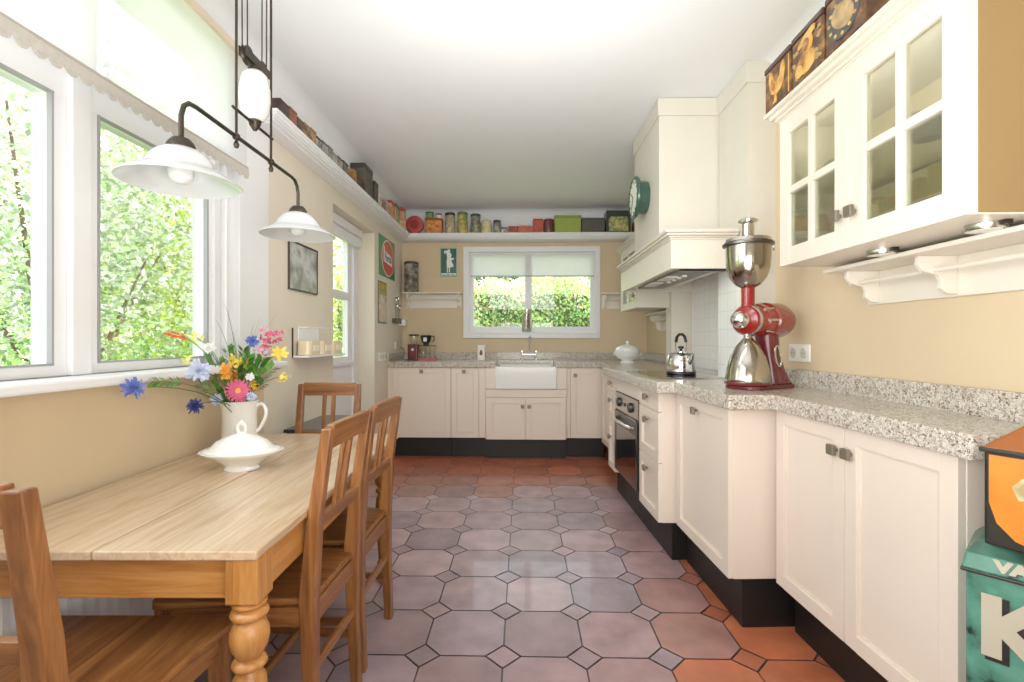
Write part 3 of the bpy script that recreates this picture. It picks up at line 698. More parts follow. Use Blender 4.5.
for sx in (-1, 1):
    for sy in (-1, 1):
        lx, ly = sx*(hx_-.036-(.028 if sy > 0 else 0)), sy*(hy_-.04)
        mb = MB(); mb.lathe([(a*1.08, b*.575/.645) for a, b in lp], (lx, ly, 0), 28); o = mb.build('leg', TB[2], t, smooth=True, ang=50)
        MB().box(lx-.035, lx+.035, ly-.035, ly+.035, .572, TZT-.021).build('leg_block', TB[2], o, bevel=.003)
# ------------------------------------------------------------------ CHAIRS
def make_chair(label, hw=.15):
    t = thing('dining_chair', label, 'chair', group=None)
    Wd = .034
    for s in (-1, 1):
        mb = MB(); x = s*hw
        # rear post: splayed foot, straight to seat, leaning top
        pts = [(x, -.012, 0), (x, 0, .25), (x, .004, .45), (x, -.012, .66), (x, -.048, .905)]
        sec = [(.03, .03), (.034, .036), (.036, .046), (.034, .036), (.030, .028)]
        V = []
        for (px, py, pz), (a, b) in zip(pts, sec): V += [(px-a/2, py-b/2, pz), (px+a/2, py-b/2, pz), (px+a/2, py+b/2, pz), (px-a/2, py+b/2, pz)]
        F = [(0, 3, 2, 1), (16, 17, 18, 19)]+[(j*4+k, j*4+(k+1) % 4, (j+1)*4+(k+1) % 4, (j+1)*4+k) for j in range(4) for k in range(4)]
        mb.add(V, F); mb.build('back_post', CH[2], t, bevel=.004)
        mb = MB(); mb.bar((s*(hw+.025), .385, .43), (s*(hw+.022), .385, 0), .036, .036, .026, .026); mb.build('leg', CH[2], t, bevel=.003)
        MB().bar((s*(hw+.0), .01, .17), (s*(hw+.023), .375, .17), .016, .024, up=(0, 0, 1)).build('stretcher', CH[1], t, bevel=.003)
        MB().bar((s*(hw+.004), .02, .403), (s*(hw+.022), .375, .403), .02, .05, up=(0, 0, 1)).build('seat_rail', CH[1], t, bevel=.002)
    MB().bar((-hw, .19, .17), (hw, .19, .17), .016, .022, up=(0, 0, 1)).build('stretcher', CH[0], t, bevel=.003)
    MB().bar((-hw, 0.0, .25), (hw, 0.0, .25), .016, .026, up=(0, 0, 1)).build('stretcher', CH[0], t, bevel=.003)
    MB().box(-hw, hw, .372, .394, .378, .428).build('seat_rail', CH[0], t, bevel=.002)
    MB().box(-hw+.01, hw-.01, -.008, .014, .372, .428).build('seat_rail', CH[0], t, bevel=.002)
    mb = MB(); mb.prism([(-hw-.005, .022), (-hw+.018, .022), (-hw+.018, -.004), (hw-.018, -.004), (hw-.018, .022), (hw+.005, .022), (hw+.052, .40), (hw+.03, .418), (-hw-.03, .418), (-hw-.052, .40)], .430, .450)
    mb.build('seat', CH[1], t, bevel=.006)
    def yb(z): return -.012-.036*(z-.66)/.245 if z > .66 else .004-.016*(z-.45)/.21
    def rail(z0_, z1_, th):
        mb = MB(); a, b = yb(z0_), yb(z1_)
        mb.hexa([(-hw+.012, a-th/2, z0_), (hw-.012, a-th/2, z0_), (hw-.012, a+th/2, z0_), (-hw+.012, a+th/2, z0_), (-hw+.012, b-th/2, z1_), (hw-.012, b-th/2, z1_), (hw-.012, b+th/2, z1_), (-hw+.012, b+th/2, z1_)])
        return mb.build('back_rail', CH[0], t, bevel=.003)
    rail(.845, .912, .022); rail(.625, .662, .02)
    for x in (-.024, .024):
        MB().bar((x, yb(.655), .655), (x, yb(.85), .85), .020, .012, up=(0, 1, 0)).build('slat', CH[2], t, bevel=.002)
    return t
ch = make_chair('wooden slat-back chair on the right side of the table, nearer the camera')
ch.location = (-.561, 1.435, 0); ch.rotation_euler = (0, 0, math.radians(90)-.03)
dup(ch, (-.560, 1.818, 0), math.radians(90)-.02, 'wooden slat-back chair on the right side of the table, farther from the camera', (1.05, 1, 1))
dup(ch, (-1.025, 2.52, 0), PI+.03, 'wooden slat-back chair at the far end of the table beside the garden door wall', (1.0, 1, 1.0))
dup(ch, (-.929, .752, 0), .02, 'wooden slat-back chair at the near end of the table, cut off at lower left', (1.18, 1.04, 1.015))
# radiator behind the table
t = thing('radiator', 'white ribbed panel radiator low on the wall below the left window', 'radiator', (XL+.07, 1.2, .12))
MB().box(-.03, .03, -1.1, .9, 0, .53).build('panel', WHITE, t, bevel=.008)
mb = MB()
for k in range(50): mb.prism([(-1.08+k*.04, .03), (-1.068+k*.04, .042), (-1.052+k*.04, .042), (-1.04+k*.04, .03)], .04, .49, 'z', M=Matrix(((0, 1, 0, 0), (1, 0, 0, 0), (0, 0, 1, 0), (0, 0, 0, 1))))
mb.build('ribs', WHITE, t, clean=False)
for y in (-.9, .7): MB().cyl((0, y, -.12), (0, y, 0.01), .009, n=10).build('pipe', WHITE, t)

# ---- things on the table
t = thing('covered_dish', 'white oval lidded porcelain dish on the table in front of the flower jug', 'dish', (-.975, 1.665, TZT), math.radians(8))
t.scale = (1.07, 1.12, 1.15)
MB().lathe([(.052, 0), (.055, .004), (.05, .012), (.058, .02), (.095, .042), (.122, .052), (.128, .058), (.124, .060), (.09, .05), (.0001, .03)], n=48, sy=.68).build('bowl', PORC, t, smooth=True, ang=60)
l_ = MB().lathe([(.116, .056), (.119, .060), (.112, .066), (.098, .068), (.09, .074), (.076, .088), (.052, .099), (.03, .106), (.015, .109), (.0001, .11)], n=48, sy=.68).build('lid', PORC, t, smooth=True, ang=60)
mb = MB(); pts = [(.013*math.sin(a), 0, .124+.016*-math.cos(a)) for a in [2*PI*k/14 for k in range(15)]]; mb.tube(pts, .005, 8); mb.sphere((0, 0, .142), .007, 10)
mb.build('lid_handle', PORC, l_, smooth=True, clean=False)
JX, JY = -1.165, 1.975
t = thing('porcelain_jug', 'tall white porcelain jug holding the garden flowers on the table', 'jug', (JX, JY, TZT), math.radians(10))
t.scale = (1.17, 1.17, 1.17)
mb = MB()
prof = [(.058, 0), (.062, .005), (.060, .03), (.056, .08), (.055, .12), (.058, .155), (.062, .172), (.0585, .172), (.052, .12), (.054, .04), (.0001, .01)]
mb.lathe(prof, n=40)
for i, v in enumerate(mb.v):
    x, y, z = v
    if z > .12 and x < -.02 and abs(y) < .04: mb.v[i] = (x-.016*(z-.12)/.05*max(0, 1-abs(y)/.04), y, z+.006*(z-.12)/.05)
mb.build('body', PORC, t, smooth=True, ang=60)
MB().tube([(.052, 0, .148), (.062, 0, .157), (.073, 0, .158), (.082, 0, .15), (.087, 0, .137), (.087, 0, .122), (.083, 0, .105), (.076, 0, .088), (.067, 0, .072), (.054, 0, .06)], .0065, 10).build('handle', PORC, t, smooth=True)
# ---- flowers : each its own stem
def fmat(nm, c): return mat('petal '+nm, c, .6, noise=.12, scale=40)
FM = {k: fmat(k, c) for k, c in dict(navy=(40, 50, 110), blue=(84, 102, 176), pale=(190, 200, 226), orange=(232, 156, 52), red=(216, 90, 44), yellow=(236, 210, 84),
      soft=(238, 230, 130), pink=(206, 84, 122), lpink=(222, 160, 184), white=(240, 240, 232), gold=(226, 176, 40)).items()}
def stem(t, x, y, z, r=.0018):
    """curve from the jug mouth to the bloom at local origin"""
    bx, by, bz = JX-x, JY-y, TZT+.06-z
    mx_, my_, mz_ = JX-x+random.uniform(-.03, .03), JY-y+random.uniform(-.02, .02), TZT+.20-z
    bx += (0-mx_)*.05; mx_ = max(JX-x-.035, min(JX-x+.035, mx_))
    p0, p1, p2, p3 = Vector((bx, by, bz)), Vector((mx_, my_, mz_)), Vector((mx_*.45, my_*.45, max(mz_*.3, mz_*.2)+.02)), Vector((0, 0, 0))
    pts = []
    for k in range(9):
        s = k/8; pts.append(p0*(1-s)**3+p1*3*s*(1-s)**2+p2*3*s*s*(1-s)+p3*s**3)
    MB().tube(pts, r, 5).build('stem', STEMG, t, smooth=True)
def petals(mb, n, L, w_, tilt, M, layers=1, rag=0.):
    for ly in range(layers):
        for k in range(n):
            a = 2*PI*k/n+ly*.4+random.uniform(-rag, rag); tl = tilt+ly*.35+random.uniform(-rag, rag); l = L*(1-.15*ly)*random.uniform(1-rag*.5, 1)
            r0 = random.uniform(-.2, .2)
            R = M @ Matrix.Rotation(a, 4, 'Z') @ Matrix.Rotation(r0, 4, 'X') @ Matrix.Rotation(-tl, 4, 'Y')
            mb.add([R @ Vector(p) for p in ((0, 0, 0), (l*.5, -w_/2, .001), (l*.9, -w_*.4, 0), (l, 0, -.001), (l*.9, w_*.4, 0), (l*.5, w_/2, .001))], [(0, 1, 2, 3, 4, 5)])
def flower(kind, col, x, y, z, r, label, face=(.55, -.8, .3), name=None):
    t = thing({'daisy': 'daisy', 'corn': 'cornflower', 'puff': 'scabious', 'lily': 'lily', 'cluster': 'blossom_spray', 'spike': 'flower_spike'}[kind], label, 'flower', (x, y, z))
    M = Vector(face).normalized().to_track_quat('Z', 'Y').to_matrix().to_4x4(); mb = MB(); m = FM[col]
    if kind == 'daisy':
        petals(mb, 18, r, r*.22, .1, M, 2, .06); mb.build('petals', m, t, clean=False)
        MB().lathe([(.0001, -.002), (r*.3, 0), (r*.26, .005), (.0001, .008)], n=14, M=M).build('flower_centre', FM['orange'], t, smooth=True)
    elif kind == 'corn':
        petals(mb, 20, r*1.05, r*.17, .15, M, 3, .5); petals(mb, 14, r*.5, r*.14, 1.0, M, 2, .5); mb.build('petals', m, t, clean=False)
        MB().sphere((0, 0, 0), r*.3, 10).build('calyx', STEMG, t, smooth=True)
    elif kind == 'puff':
        for q_ in range(6): petals(mb, 18-q_, r*(1-.14*q_), r*.24, .0+.26*q_, M, 1, .5)
        mb.build('petals', m, t, clean=False)
    elif kind == 'lily':
        petals(mb, 7, r, r*.36, .55, M, 1, .3); petals(mb, 7, r*.8, r*.3, .95, M, 1, .3); mb.build('petals', m, t, clean=False)
    elif kind == 'cluster':
        for k in range(16):
            d = Vector((random.gauss(0, 1), random.gauss(0, 1), random.gauss(0, 1))).normalized()*r*random.uniform(.3, 1)
            petals(mb, 5, r*.34, r*.22, .5, Matrix.Translation(d) @ d.normalized().to_track_quat('Z', 'Y').to_matrix().to_4x4(), 1, .2)
        mb.build('petals', m, t, clean=False)
    elif kind == 'spike':
        for k in range(9):
            petals(mb, 3, r*.4, r*.14, .9, Matrix.Translation((-(k-3)*r*.16, 0, (k-3)*r*.045)) @ Matrix.Rotation(-PI/2, 4, 'Y'), 1, .3)
        mb.build('petals', m, t, clean=False)
    stem(t, x, y, z)
def FP(px, py, d=1.66):
    return ((px-522)/484*d, d*(1+(px-512)/484*.0207), 1.14-(py-340)/484*d)
for a in [('corn', 'blue', 134, 388, 1.46, 0.036, 'violet-blue cornflower hanging far out to the left over the table'),
          ('corn', 'navy', 195, 406, 1.72, 0.033, 'dark navy cornflower drooping at lower left of the jug'),
          ('puff', 'pale', 199, 371, 1.76, 0.050, 'large pale lilac scabious left of the yellow lilies'),
          ('puff', 'white', 209, 348, 1.99, 0.031, 'small greenish-white scabious at upper left of the bouquet'),
          ('spike', 'red', 181, 336, 1.80, 0.055, 'thin orange-red flower spike reaching left towards the window'),
          ('cluster', 'soft', 197, 338, 2.01, 0.033, 'soft yellow blossom spray beside the orange-red spike'),
          ('cluster', 'soft', 190, 360, 1.80, 0.026, 'soft yellow blossom spray just above the window sill line'),
          ('corn', 'pale', 216, 400, 1.91, 0.029, 'pale blue daisy-like bloom at the left rim of the jug'),
          ('daisy', 'pink', 238, 391, 1.91, 0.049, 'pink daisy with orange centre at the front of the jug'),
          ('lily', 'orange', 226, 372, 1.95, 0.043, 'orange-yellow lily left of centre in the bouquet'),
          ('lily', 'orange', 234, 377, 1.95, 0.036, 'smaller orange lily directly above the pink daisy'),
          ('lily', 'yellow', 242, 365, 1.97, 0.043, 'bright yellow lily in the middle of the bouquet'),
          ('lily', 'yellow', 234, 361, 2.01, 0.036, 'yellow lily behind the orange one in the middle'),
          ('puff', 'blue', 252, 341, 1.99, 0.031, 'lavender-blue bloom at upper right of the bouquet'),
          ('cluster', 'pink', 270, 338, 1.99, 0.048, 'bright pink blossom spray at the top right of the bouquet'),
          ('cluster', 'lpink', 264, 350, 1.97, 0.036, 'light pink blossom spray under the bright pink one'),
          ('lily', 'yellow', 279, 354, 1.97, 0.040, 'yellow bloom at the right edge of the bouquet'),
          ('cluster', 'yellow', 283, 377, 1.97, 0.026, 'small yellow bloom low at the right edge'),
          ('cluster', 'gold', 255, 386, 1.93, 0.021, 'small golden bloom right of the pink daisy'),
          ('corn', 'pale', 251, 397, 1.91, 0.024, 'small blue-white bloom at the right rim of the jug'),
          ('puff', 'white', 250, 377, 1.95, 0.021, 'small white bloom right of the yellow lilies')]:
    x, y, z = FP(a[2], a[3], a[4]); flower(a[0], a[1], x, y, z, a[5], a[6])
GR = attr_mat('grass blade', .5, .1, 5, trans=.2)
def blade(px, py, d, lab, bend=0., w_=.004, col=(90, 110, 60)):
    x, y, z = FP(px, py, d); t = None
    mb = MB(); mb.col = lin(col)
    p0 = Vector((JX, JY, TZT+.10)); p3 = Vector((x, y, z)); p1 = p0+Vector((0, 0, (z-p0.z)*.5+.04)); p2 = p3+Vector((-(x-JX)*.2+bend*.02, 0, abs(bend)*.04))
    P_ = [p0*(1-s)**3+p1*3*s*(1-s)**2+p2*3*s*s*(1-s)+p3*s**3 for s in [k/10 for k in range(11)]]
    for k in range(10):
        wa, wb = w_*(1-k/10)/2, w_*(1-(k+1)/10)/2
        mb.quad(P_[k]+Vector((-wa, 0, 0)), P_[k]+Vector((wa, 0, 0)), P_[k+1]+Vector((wb, 0, 0)), P_[k+1]+Vector((-wb, 0, 0)))
    o = mb.build('grass_blade', GR, clean=False); tag(o, lab, 'grass')
blade(222, 302, 2.01, 'tallest dark grass blade rising from the middle of the bouquet', .3, .006, (84, 84, 80))
blade(213, 318, 1.99, 'dark grass blade curving up to the left of the tallest one', -.6, .005, (84, 88, 78))
blade(252, 328, 2.01, 'arching grass blade bending to the right above the lavender bloom', 1.6, .005, (96, 100, 80))
blade(285, 308, 2.05, 'thin pale grass stalk leaning right above the pink spray', .2, .003, (150, 140, 100))
blade(262, 316, 2.05, 'thin arching grass stalk left of the pale one', 1.0, .003, (130, 140, 100))
blade(180, 363, 1.75, 'thin dark grass blade reaching left over the window sill', -1.0, .004, (96, 96, 86))
blade(232, 330, 1.99, 'short green grass blade right of the tallest one', .2, .006, (90, 130, 60))
blade(290, 339, 1.99, 'green grass blade fanning to the right past the pink spray', .4, .005, (100, 130, 70))
LSP = attr_mat('sprig leaf', .45, .12, 6, trans=.25)
def sprig(px, py, d, L, lab, dirx, dz, col=(92, 140, 60), n=12, leaf=.022):
    x, y, z = FP(px, py, d); t = thing('leafy_sprig', lab, 'foliage', (x, y, z))
    mb = MB(); D = Vector((dirx, -.1, dz)).normalized()
    for k in range(n):
        mb.col = lin(tuple(min(255, c*random.uniform(.75, 1.25)) for c in col))
        p_ = -D*L*(k/n); s = 1 if k % 2 else -1
        d2 = (D+Vector((-D.z, random.uniform(-.5, .2), D.x))*s*.9).normalized(); sd = Vector((0, .3, 1)).cross(d2).normalized()*leaf*.30
        mb.add([p_, p_+d2*leaf*.5+sd, p_+d2*leaf, p_+d2*leaf*.5-sd], [(0, 1, 2, 3)])
    mb.build('leaves', LSP, t, clean=False)
    stem(t, x, y, z, .0014)
sprig(152, 382, 1.56, 0.103, 'feathery green sprig stretching left beneath the window sill', -1, -.02, (120, 158, 84), 28, 0.027)
sprig(205, 393, 1.91, 0.069, 'green sprig with small leaves left of the jug rim', -.5, .3, (110, 150, 80), 12)
sprig(262, 360, 1.97, 0.115, 'broad-leaved green sprig between yellow and pink blooms', .5, .9, (84, 138, 50), 28, 0.043)
sprig(213, 385, 1.95, 0.115, 'bushy green sprig in front of the orange lilies', -.4, .8, (80, 118, 50), 28, 0.035)
sprig(228, 350, 2.01, 0.115, 'upright green sprig behind the orange lilies', -.1, 1, (96, 140, 64), 28, 0.037)
sprig(244, 350, 2.01, 0.103, 'upright green sprig behind the yellow lilies', .1, 1, (88, 128, 56), 28, 0.037)
sprig(206, 358, 2.01, 0.103, 'green sprig beside the pale lilac scabious', -.3, .9, (104, 144, 80), 28, 0.035)
sprig(262, 384, 1.95, 0.081, 'dark green sprig at the right rim of the jug', .8, .5, (64, 98, 44), 21, 0.033)
sprig(219, 362, 1.99, .10, 'upright sprig between the lilac scabious and the orange lilies', -.15, 1, (112, 150, 84), 24, .035)
sprig(248, 358, 1.95, .11, 'fresh green sprig under the lavender bloom', .25, 1, (104, 152, 72), 24, .04)
sprig(272, 368, 1.97, .09, 'long-leaved sprig fanning toward the low yellow bloom', .8, .6, (96, 140, 60), 20, .04)
sprig(237, 370, 1.93, .10, 'dark leafy sprig in the heart of the bouquet', 0, 1, (64, 100, 46), 24, .038)
sprig(200, 384, 1.78, .07, 'pale green sprig beneath the lilac scabious', -.7, .4, (140, 170, 110), 20, .03)
sprig(226, 392, 1.93, 0.081, 'dark green sprig spilling over the jug rim', -.2, .5, (60, 90, 40), 25, 0.033)

# ------------------------------------------------------------------ PENDANT
LX0, LY0, LX1, LY1 = -.888, 1.243, -.898, 1.923   # shade centres
LZ = 1.775
D = Vector((LX1-LX0, LY1-LY0, 0)); Ln = D.length; D.normalize()
t = thing('pendant_lamp', 'rise and fall bronze ceiling lamp with two white glass shades over the table', 'lamp', (LX0, LY0, 0), math.atan2(D.y, D.x))
# local x along the bar
def arm(x0_, x1_, zend):
    s = 1 if x1_ > x0_ else -1
    pts = [(x0_, 0, LZ), (x1_-s*.06, 0, LZ), (x1_-s*.03, 0, LZ-.004), (x1_-s*.010, 0, LZ-.02), (x1_, 0, LZ-.05), (x1_, 0, zend)]
    return pts
s1, s2 = .25, .465
mb = MB(); mb.tube(arm(s1-.02, 0, 1.67), .0065, 10); mb.tube(arm(s2+.02, Ln, 1.67), .0065, 10); mb.tube([(s1-.03, 0, LZ), (s2+.03, 0, LZ)], .0065, 10)
mb.build('arm', IRON, t, smooth=True, clean=False)
for s in (s1, s2):
    mb = MB(); mb.tube([(s, 0, LZ-.03), (s, 0, ZC-.01)], .0042, 8); mb.sphere((s, 0, LZ), .012, 12); mb.lathe([(.006, -.035), (.009, -.025), (.004, -.012)], (s, 0, LZ), 10)
    mb.build('rod', IRON, t, smooth=True, clean=False)
MB().tube([(s1-.02, 0, LZ+.085), (s2+.01, 0, LZ+.085)], .005, 8).sphere(((s1+s2)/2, 0, LZ+.085), .012, 10).build('cross_bar', IRON, t, smooth=True, clean=False)
mb = MB(); MX = (s1+s2)/2
mb.lathe([(.016, .0), (.030, .008), (.043, .03), (.048, .07), (.047, .11), (.04, .15), (.026, .165), (.012, .168)], (MX, 0, LZ+.095), 28); mb.build('counterweight', PORC, t, smooth=True, ang=60)
mb = MB(); mb.lathe([(.006, 0), (.016, .015), (.022, .035), (.022, .042), (.0001, .045)], (MX, 0, LZ+.065), 20); mb.build('weight_cap', IRON, t, smooth=True, clean=False)
mb = MB(); mb.lathe([(.02, 0), (.022, .01), (.008, .02)], (MX, 0, LZ+.26), 20); mb.build('weight_cap', IRON, t, smooth=True, clean=False)
for k, dx in enumerate((-.045, .045)):
    mb = MB(); mb.lathe([(.012, -.006), (.03, -.007), (.026, 0), (.03, .007), (.012, .006)], (MX+dx, 0, LZ+.29), 20, M=Matrix.Rotation(PI/2, 4, 'X')); mb.build('pulley', IRON, t, smooth=True)
MB().box(MX-.075, MX+.075, -.012, -.009, LZ+.275, LZ+.305).box(MX-.075, MX+.075, .009, .012, LZ+.275, LZ+.305).build('pulley_frame', IRON, t, clean=False)
mb = MB()
for dx in (-.075, -.045, .045, .075): mb.tube([(MX+dx, 0, LZ+.29), (MX+dx*1.05, 0, ZC-.01)], .0022, 6)
mb.build('cable', IRON, t, smooth=True, clean=False)
MB().lathe([(.09, 0), (.085, .02), (.03, .035)], (MX, 0, ZC-.0365), 28).build('ceiling_rose', IRON, t, smooth=True)
MILK = mat('white opal glass', (226, 229, 232), .12, coat=.5, noise=.01)
_b = MILK.node_tree.nodes['Principled BSDF']; _b.inputs['Transmission Weight'].default_value = .25; _b.inputs['Subsurface Weight'].default_value = 0
for x, z in ((0, 1.657), (Ln, 1.668)):
    mb = MB(); mb.lathe([(.010, .008), (.022, .006), (.030, -.004), (.034, -.012), (.034, -.022), (.028, -.024)], (x, 0, z), 24); mb.build('gallery', IRON, t, smooth=True)
    out = [(.03, -.018), (.045, -.024), (.062, -.036), (.078, -.056), (.088, -.072), (.098, -.080), (.118, -.09), (.138, -.104), (.142, -.108)]
    inn = [(.140, -.110), (.117, -.094), (.096, -.085), (.085, -.076), (.075, -.06), (.058, -.04), (.04, -.028), (.028, -.022)]
    sh = MB().lathe(out+inn, (x, 0, z), 48); sh = sh.build('lamp_shade', MILK, t, smooth=True, ang=60)
    bulb = MB().lathe([(.012, -.02), (.014, -.04), (.026, -.06), (.030, -.08), (.026, -.098), (.014, -.108), (.0001, -.11)], (x, 0, z), 20).build('bulb', mat('frosted bulb', (224, 226, 226), .3), sh, smooth=True)

# ------------------------------------------------------------------ THINGS ON THE WORKTOP
SMOKE = mat('worn nickel', (176, 170, 158), .14, 1., noise=.12, scale=9)
# big red coffee grinder
t = thing('coffee_grinder', 'large vintage red coffee grinder with steel hopper on the right worktop', 'coffee grinder', (1.012, 2.13, ZW), math.radians(30))
t.scale = (.97, .97, .975)
# local: -x is the nose side (left in view), +x the column side
mb = MB(); mb.prism(rrect(-.12, .20, -.085, .085, .05), 0, .02); mb.prism(rrect(-.11, .19, -.078, .078, .045), .02, .03); mb.build('base', DRED, t, bevel=.006)
mb = MB(); V = []
for (x, z, a, b) in ((.135, .03, .075, .07), (.115, .10, .055, .058), (.098, .18, .048, .05), (.09, .25, .048, .05), (.09, .32, .052, .055)):
    V.append((x, z, a, b))
P_ = []; n = 20
for x, z, a, b in V:
    for k in range(n): P_.append((x+a*math.cos(2*PI*k/n), b*math.sin(2*PI*k/n), z))
F_ = [(j*n+k, j*n+(k+1) % n, (j+1)*n+(k+1) % n, (j+1)*n+k) for j in range(4) for k in range(n)]+[tuple(range(n)), tuple(range(4*n, 5*n))]
mb.add(P_, F_); mb.build('column', DRED, t, smooth=True)
MX2 = Matrix.Rotation(PI/2, 4, 'Y')
mb = MB(); mb.lathe([(.045, -.11), (.065, -.10), (.072, -.085), (.072, -.03), (.078, -.025), (.078, .03), (.086, .035), (.086, .13), (.078, .155), (.05, .17), (.0001, .175)], (.03, 0, .335), 36, M=MX2)
mb.build('motor_housing', REDM, t, smooth=True)
MB().lathe([(.073, -.088), (.076, -.084), (.076, -.078), (.073, -.074)], (.03, 0, .335), 36, M=MX2).build('housing_ring', STEEL, t, smooth=True)
mb = MB()
for k in range(8):
    a = 2*PI*k/8; MB().cyl((.0, .074*math.cos(a), .335+.074*math.sin(a)), (.05, .080*math.cos(a), .335+.080*math.sin(a)), .006, n=8).build('housing_bolt', STEEL, t, smooth=True)
MB().lathe([(.0001, -.165), (.02, -.162), (.036, -.148), (.042, -.13), (.040, -.112), (.03, -.108)], (.03, 0, .335), 28, M=MX2).build('nose_cap', CHROME, t, smooth=True, ang=60)
MB().lathe([(.03, .40), (.028, .41), (.028, .475), (.034, .482), (.0001, .483)], (-.045, 0, 0), 24).build('hopper_neck', REDM, t, smooth=True)
MB().lathe([(.026, .475), (.05, .488), (.076, .518), (.089, .555), (.093, .60), (.094, .655), (.090, .655), (.089, .60), (.085, .558), (.072, .522), (.045, .494), (.0001, .485)], (-.045, 0, 0), 40).build('hopper', SMOKE, t, smooth=True, ang=50)
MB().lathe([(.099, .645), (.106, .648), (.106, .656), (.099, .66)], (-.045, 0, 0), 40).build('hopper_rim', mat('dark steel', (110, 106, 102), .3, 1.), t, smooth=True)
l_ = MB().lathe([(.094, .655), (.098, .662), (.092, .675), (.055, .682), (.025, .685), (.02, .70), (.024, .715), (.016, .725), (.0001, .726)], (-.045, 0, 0), 36).build('hopper_lid', STEEL, t, smooth=True)
MB().lathe([(.026, .69), (.026, .735), (.020, .737), (.040, .745), (.042, .752), (.03, .760), (.0001, .762)], (-.045, 0, 0), 28).build('lid_knob', CHROME, l_, smooth=True)
MB().tube([(.045, -.02, .665), (.075, -.03, .672), (.09, -.035, .66), (.085, -.035, .635)], .005, 8).build('hopper_clip', CHROME, t, smooth=True)
mb = MB(); mb.lathe([(.092, .022), (.096, .026), (.094, .05), (.088, .10), (.072, .16), (.048, .21), (.024, .24), (.018, .25), (.018, .275), (.028, .28), (.028, .287), (.0001, .288)], (-.045, 0, 0), 36)
mb.build('catch_cone', SMOKE, t, smooth=True, ang=50)
MB().lathe([(.097, .022), (.10, .03), (.094, .038)], (-.045, 0, 0), 36).build('cone_rim', DRED, t, smooth=True)
pts = [(.045+.02*math.cos(a)+.0*math.sin(a)-.01*math.sin(a), -.082, .16+.05*math.sin(a)) for a in [2*PI*k/20 for k in range(21)]]
MB().tube(pts, .004, 8).build('side_handle', CHROME, t, smooth=True)
for ch_ in t.children:            # squat mill body, tall hopper
    for v_ in ch_.data.vertices: v_.co.z = v_.co.z*.905 if v_.co.z < .4 else .362+(v_.co.z-.4)*1.085
for ch_ in l_.children:
    for v_ in ch_.data.vertices: v_.co.z = .362+(v_.co.z-.4)*1.085
# sockets on right wall
def socket(label, loc, rot, n=2, w_=.075):
    t = thing('wall_socket', label, 'socket', loc, rot)
    MB().box(-n*w_/2, n*w_/2, -.010, -.001, -.04, .04).build('plate', PLASW, t, bevel=.004)
    for k in range(n):
        x = -n*w_/2+w_*(k+.5)
        o = MB().lathe([(.024, -.003), (.024, .002), (.0001, .002)], (x, -.012, 0), 24, M=Matrix.Rotation(PI/2, 4, 'X')).build('outlet', mat('socket recess', (206, 200, 188), .4), t, smooth=True)
        MB().cyl((x-.008, -.0142, 0), (x-.008, -.0148, 0), .0028, n=8).cyl((x+.008, -.0142, 0), (x+.008, -.0148, 0), .0028, n=8).build('pin_hole', BLKP, o, clean=False)
    return t
socket('white double wall socket beside the red grinder on the right wall', (XR, 2.25, 1.08), -PI/2, 2, .082)
# kettle
t = thing('kettle', 'polished steel whistling kettle with black hoop handle on the hob', 'kettle', (.955, 2.93, ZW+.007), math.radians(-70))
MB().lathe([(.075, 0), (.082, .006), (.084, .02), (.083, .07), (.078, .105), (.064, .122), (.04, .13), (.0001, .131)], n=36).build('body', CHROME, t, smooth=True)
MB().lathe([(.083, .0), (.086, .003), (.086, .014), (.084, .017)], n=36).build('base_ring', BLKP, t, smooth=True)
l_ = MB().lathe([(.036, .129), (.036, .134), (.01, .138), (.0001, .138)], n=24).build('lid', CHROME, t, smooth=True)
MB().lathe([(.008, .137), (.008, .148), (.016, .152), (.016, .166), (.0001, .168)], n=18).build('lid_knob', BLKP, l_, smooth=True)
MB().tube([(.07, 0, .07), (.095, 0, .10), (.108, 0, .125)], [.018, .013, .011], 12).build('spout', CHROME, t, smooth=True)
MB().tube([(-.045, 0, .12), (-.05, 0, .17), (-.044, 0, .20)], .004, 8).tube([(.045, 0, .12), (.05, 0, .17), (.044, 0, .20)], .004, 8).build('handle_bracket', CHROME, t, smooth=True, clean=False)
MB().tube([(-.046, 0, .19), (-.036, 0, .222), (-.015, 0, .236), (.015, 0, .236), (.036, 0, .222), (.046, 0, .19)], .009, 10).build('handle', BLKP, t, smooth=True)
# soup tureen
t = thing('soup_tureen', 'white footed soup tureen with lid in the back right corner', 'tureen', (.975, 4.50, ZW))
t.scale = (1.0, 1.0, .98)
MB().lathe([(.066, 0), (.068, .008), (.052, .018), (.056, .028), (.092, .048), (.112, .078), (.116, .100), (.120, .108), (.116, .112), (.0001, .10)], n=36).build('bowl', PORC, t, smooth=True, ang=60)
l_ = MB().lathe([(.110, .110), (.113, .116), (.104, .134), (.086, .150), (.058, .164), (.03, .172), (.013, .175), (.011, .184), (.017, .193), (.013, .203), (.0001, .206)], n=36).build('lid', PORC, t, smooth=True, ang=60)
for s in (-1, 1): MB().tube([(s*.1, 0, .09), (s*.125, 0, .098), (s*.128, 0, .082), (s*.106, 0, .072)], .005, 8).build('handle', PORC, t, smooth=True)
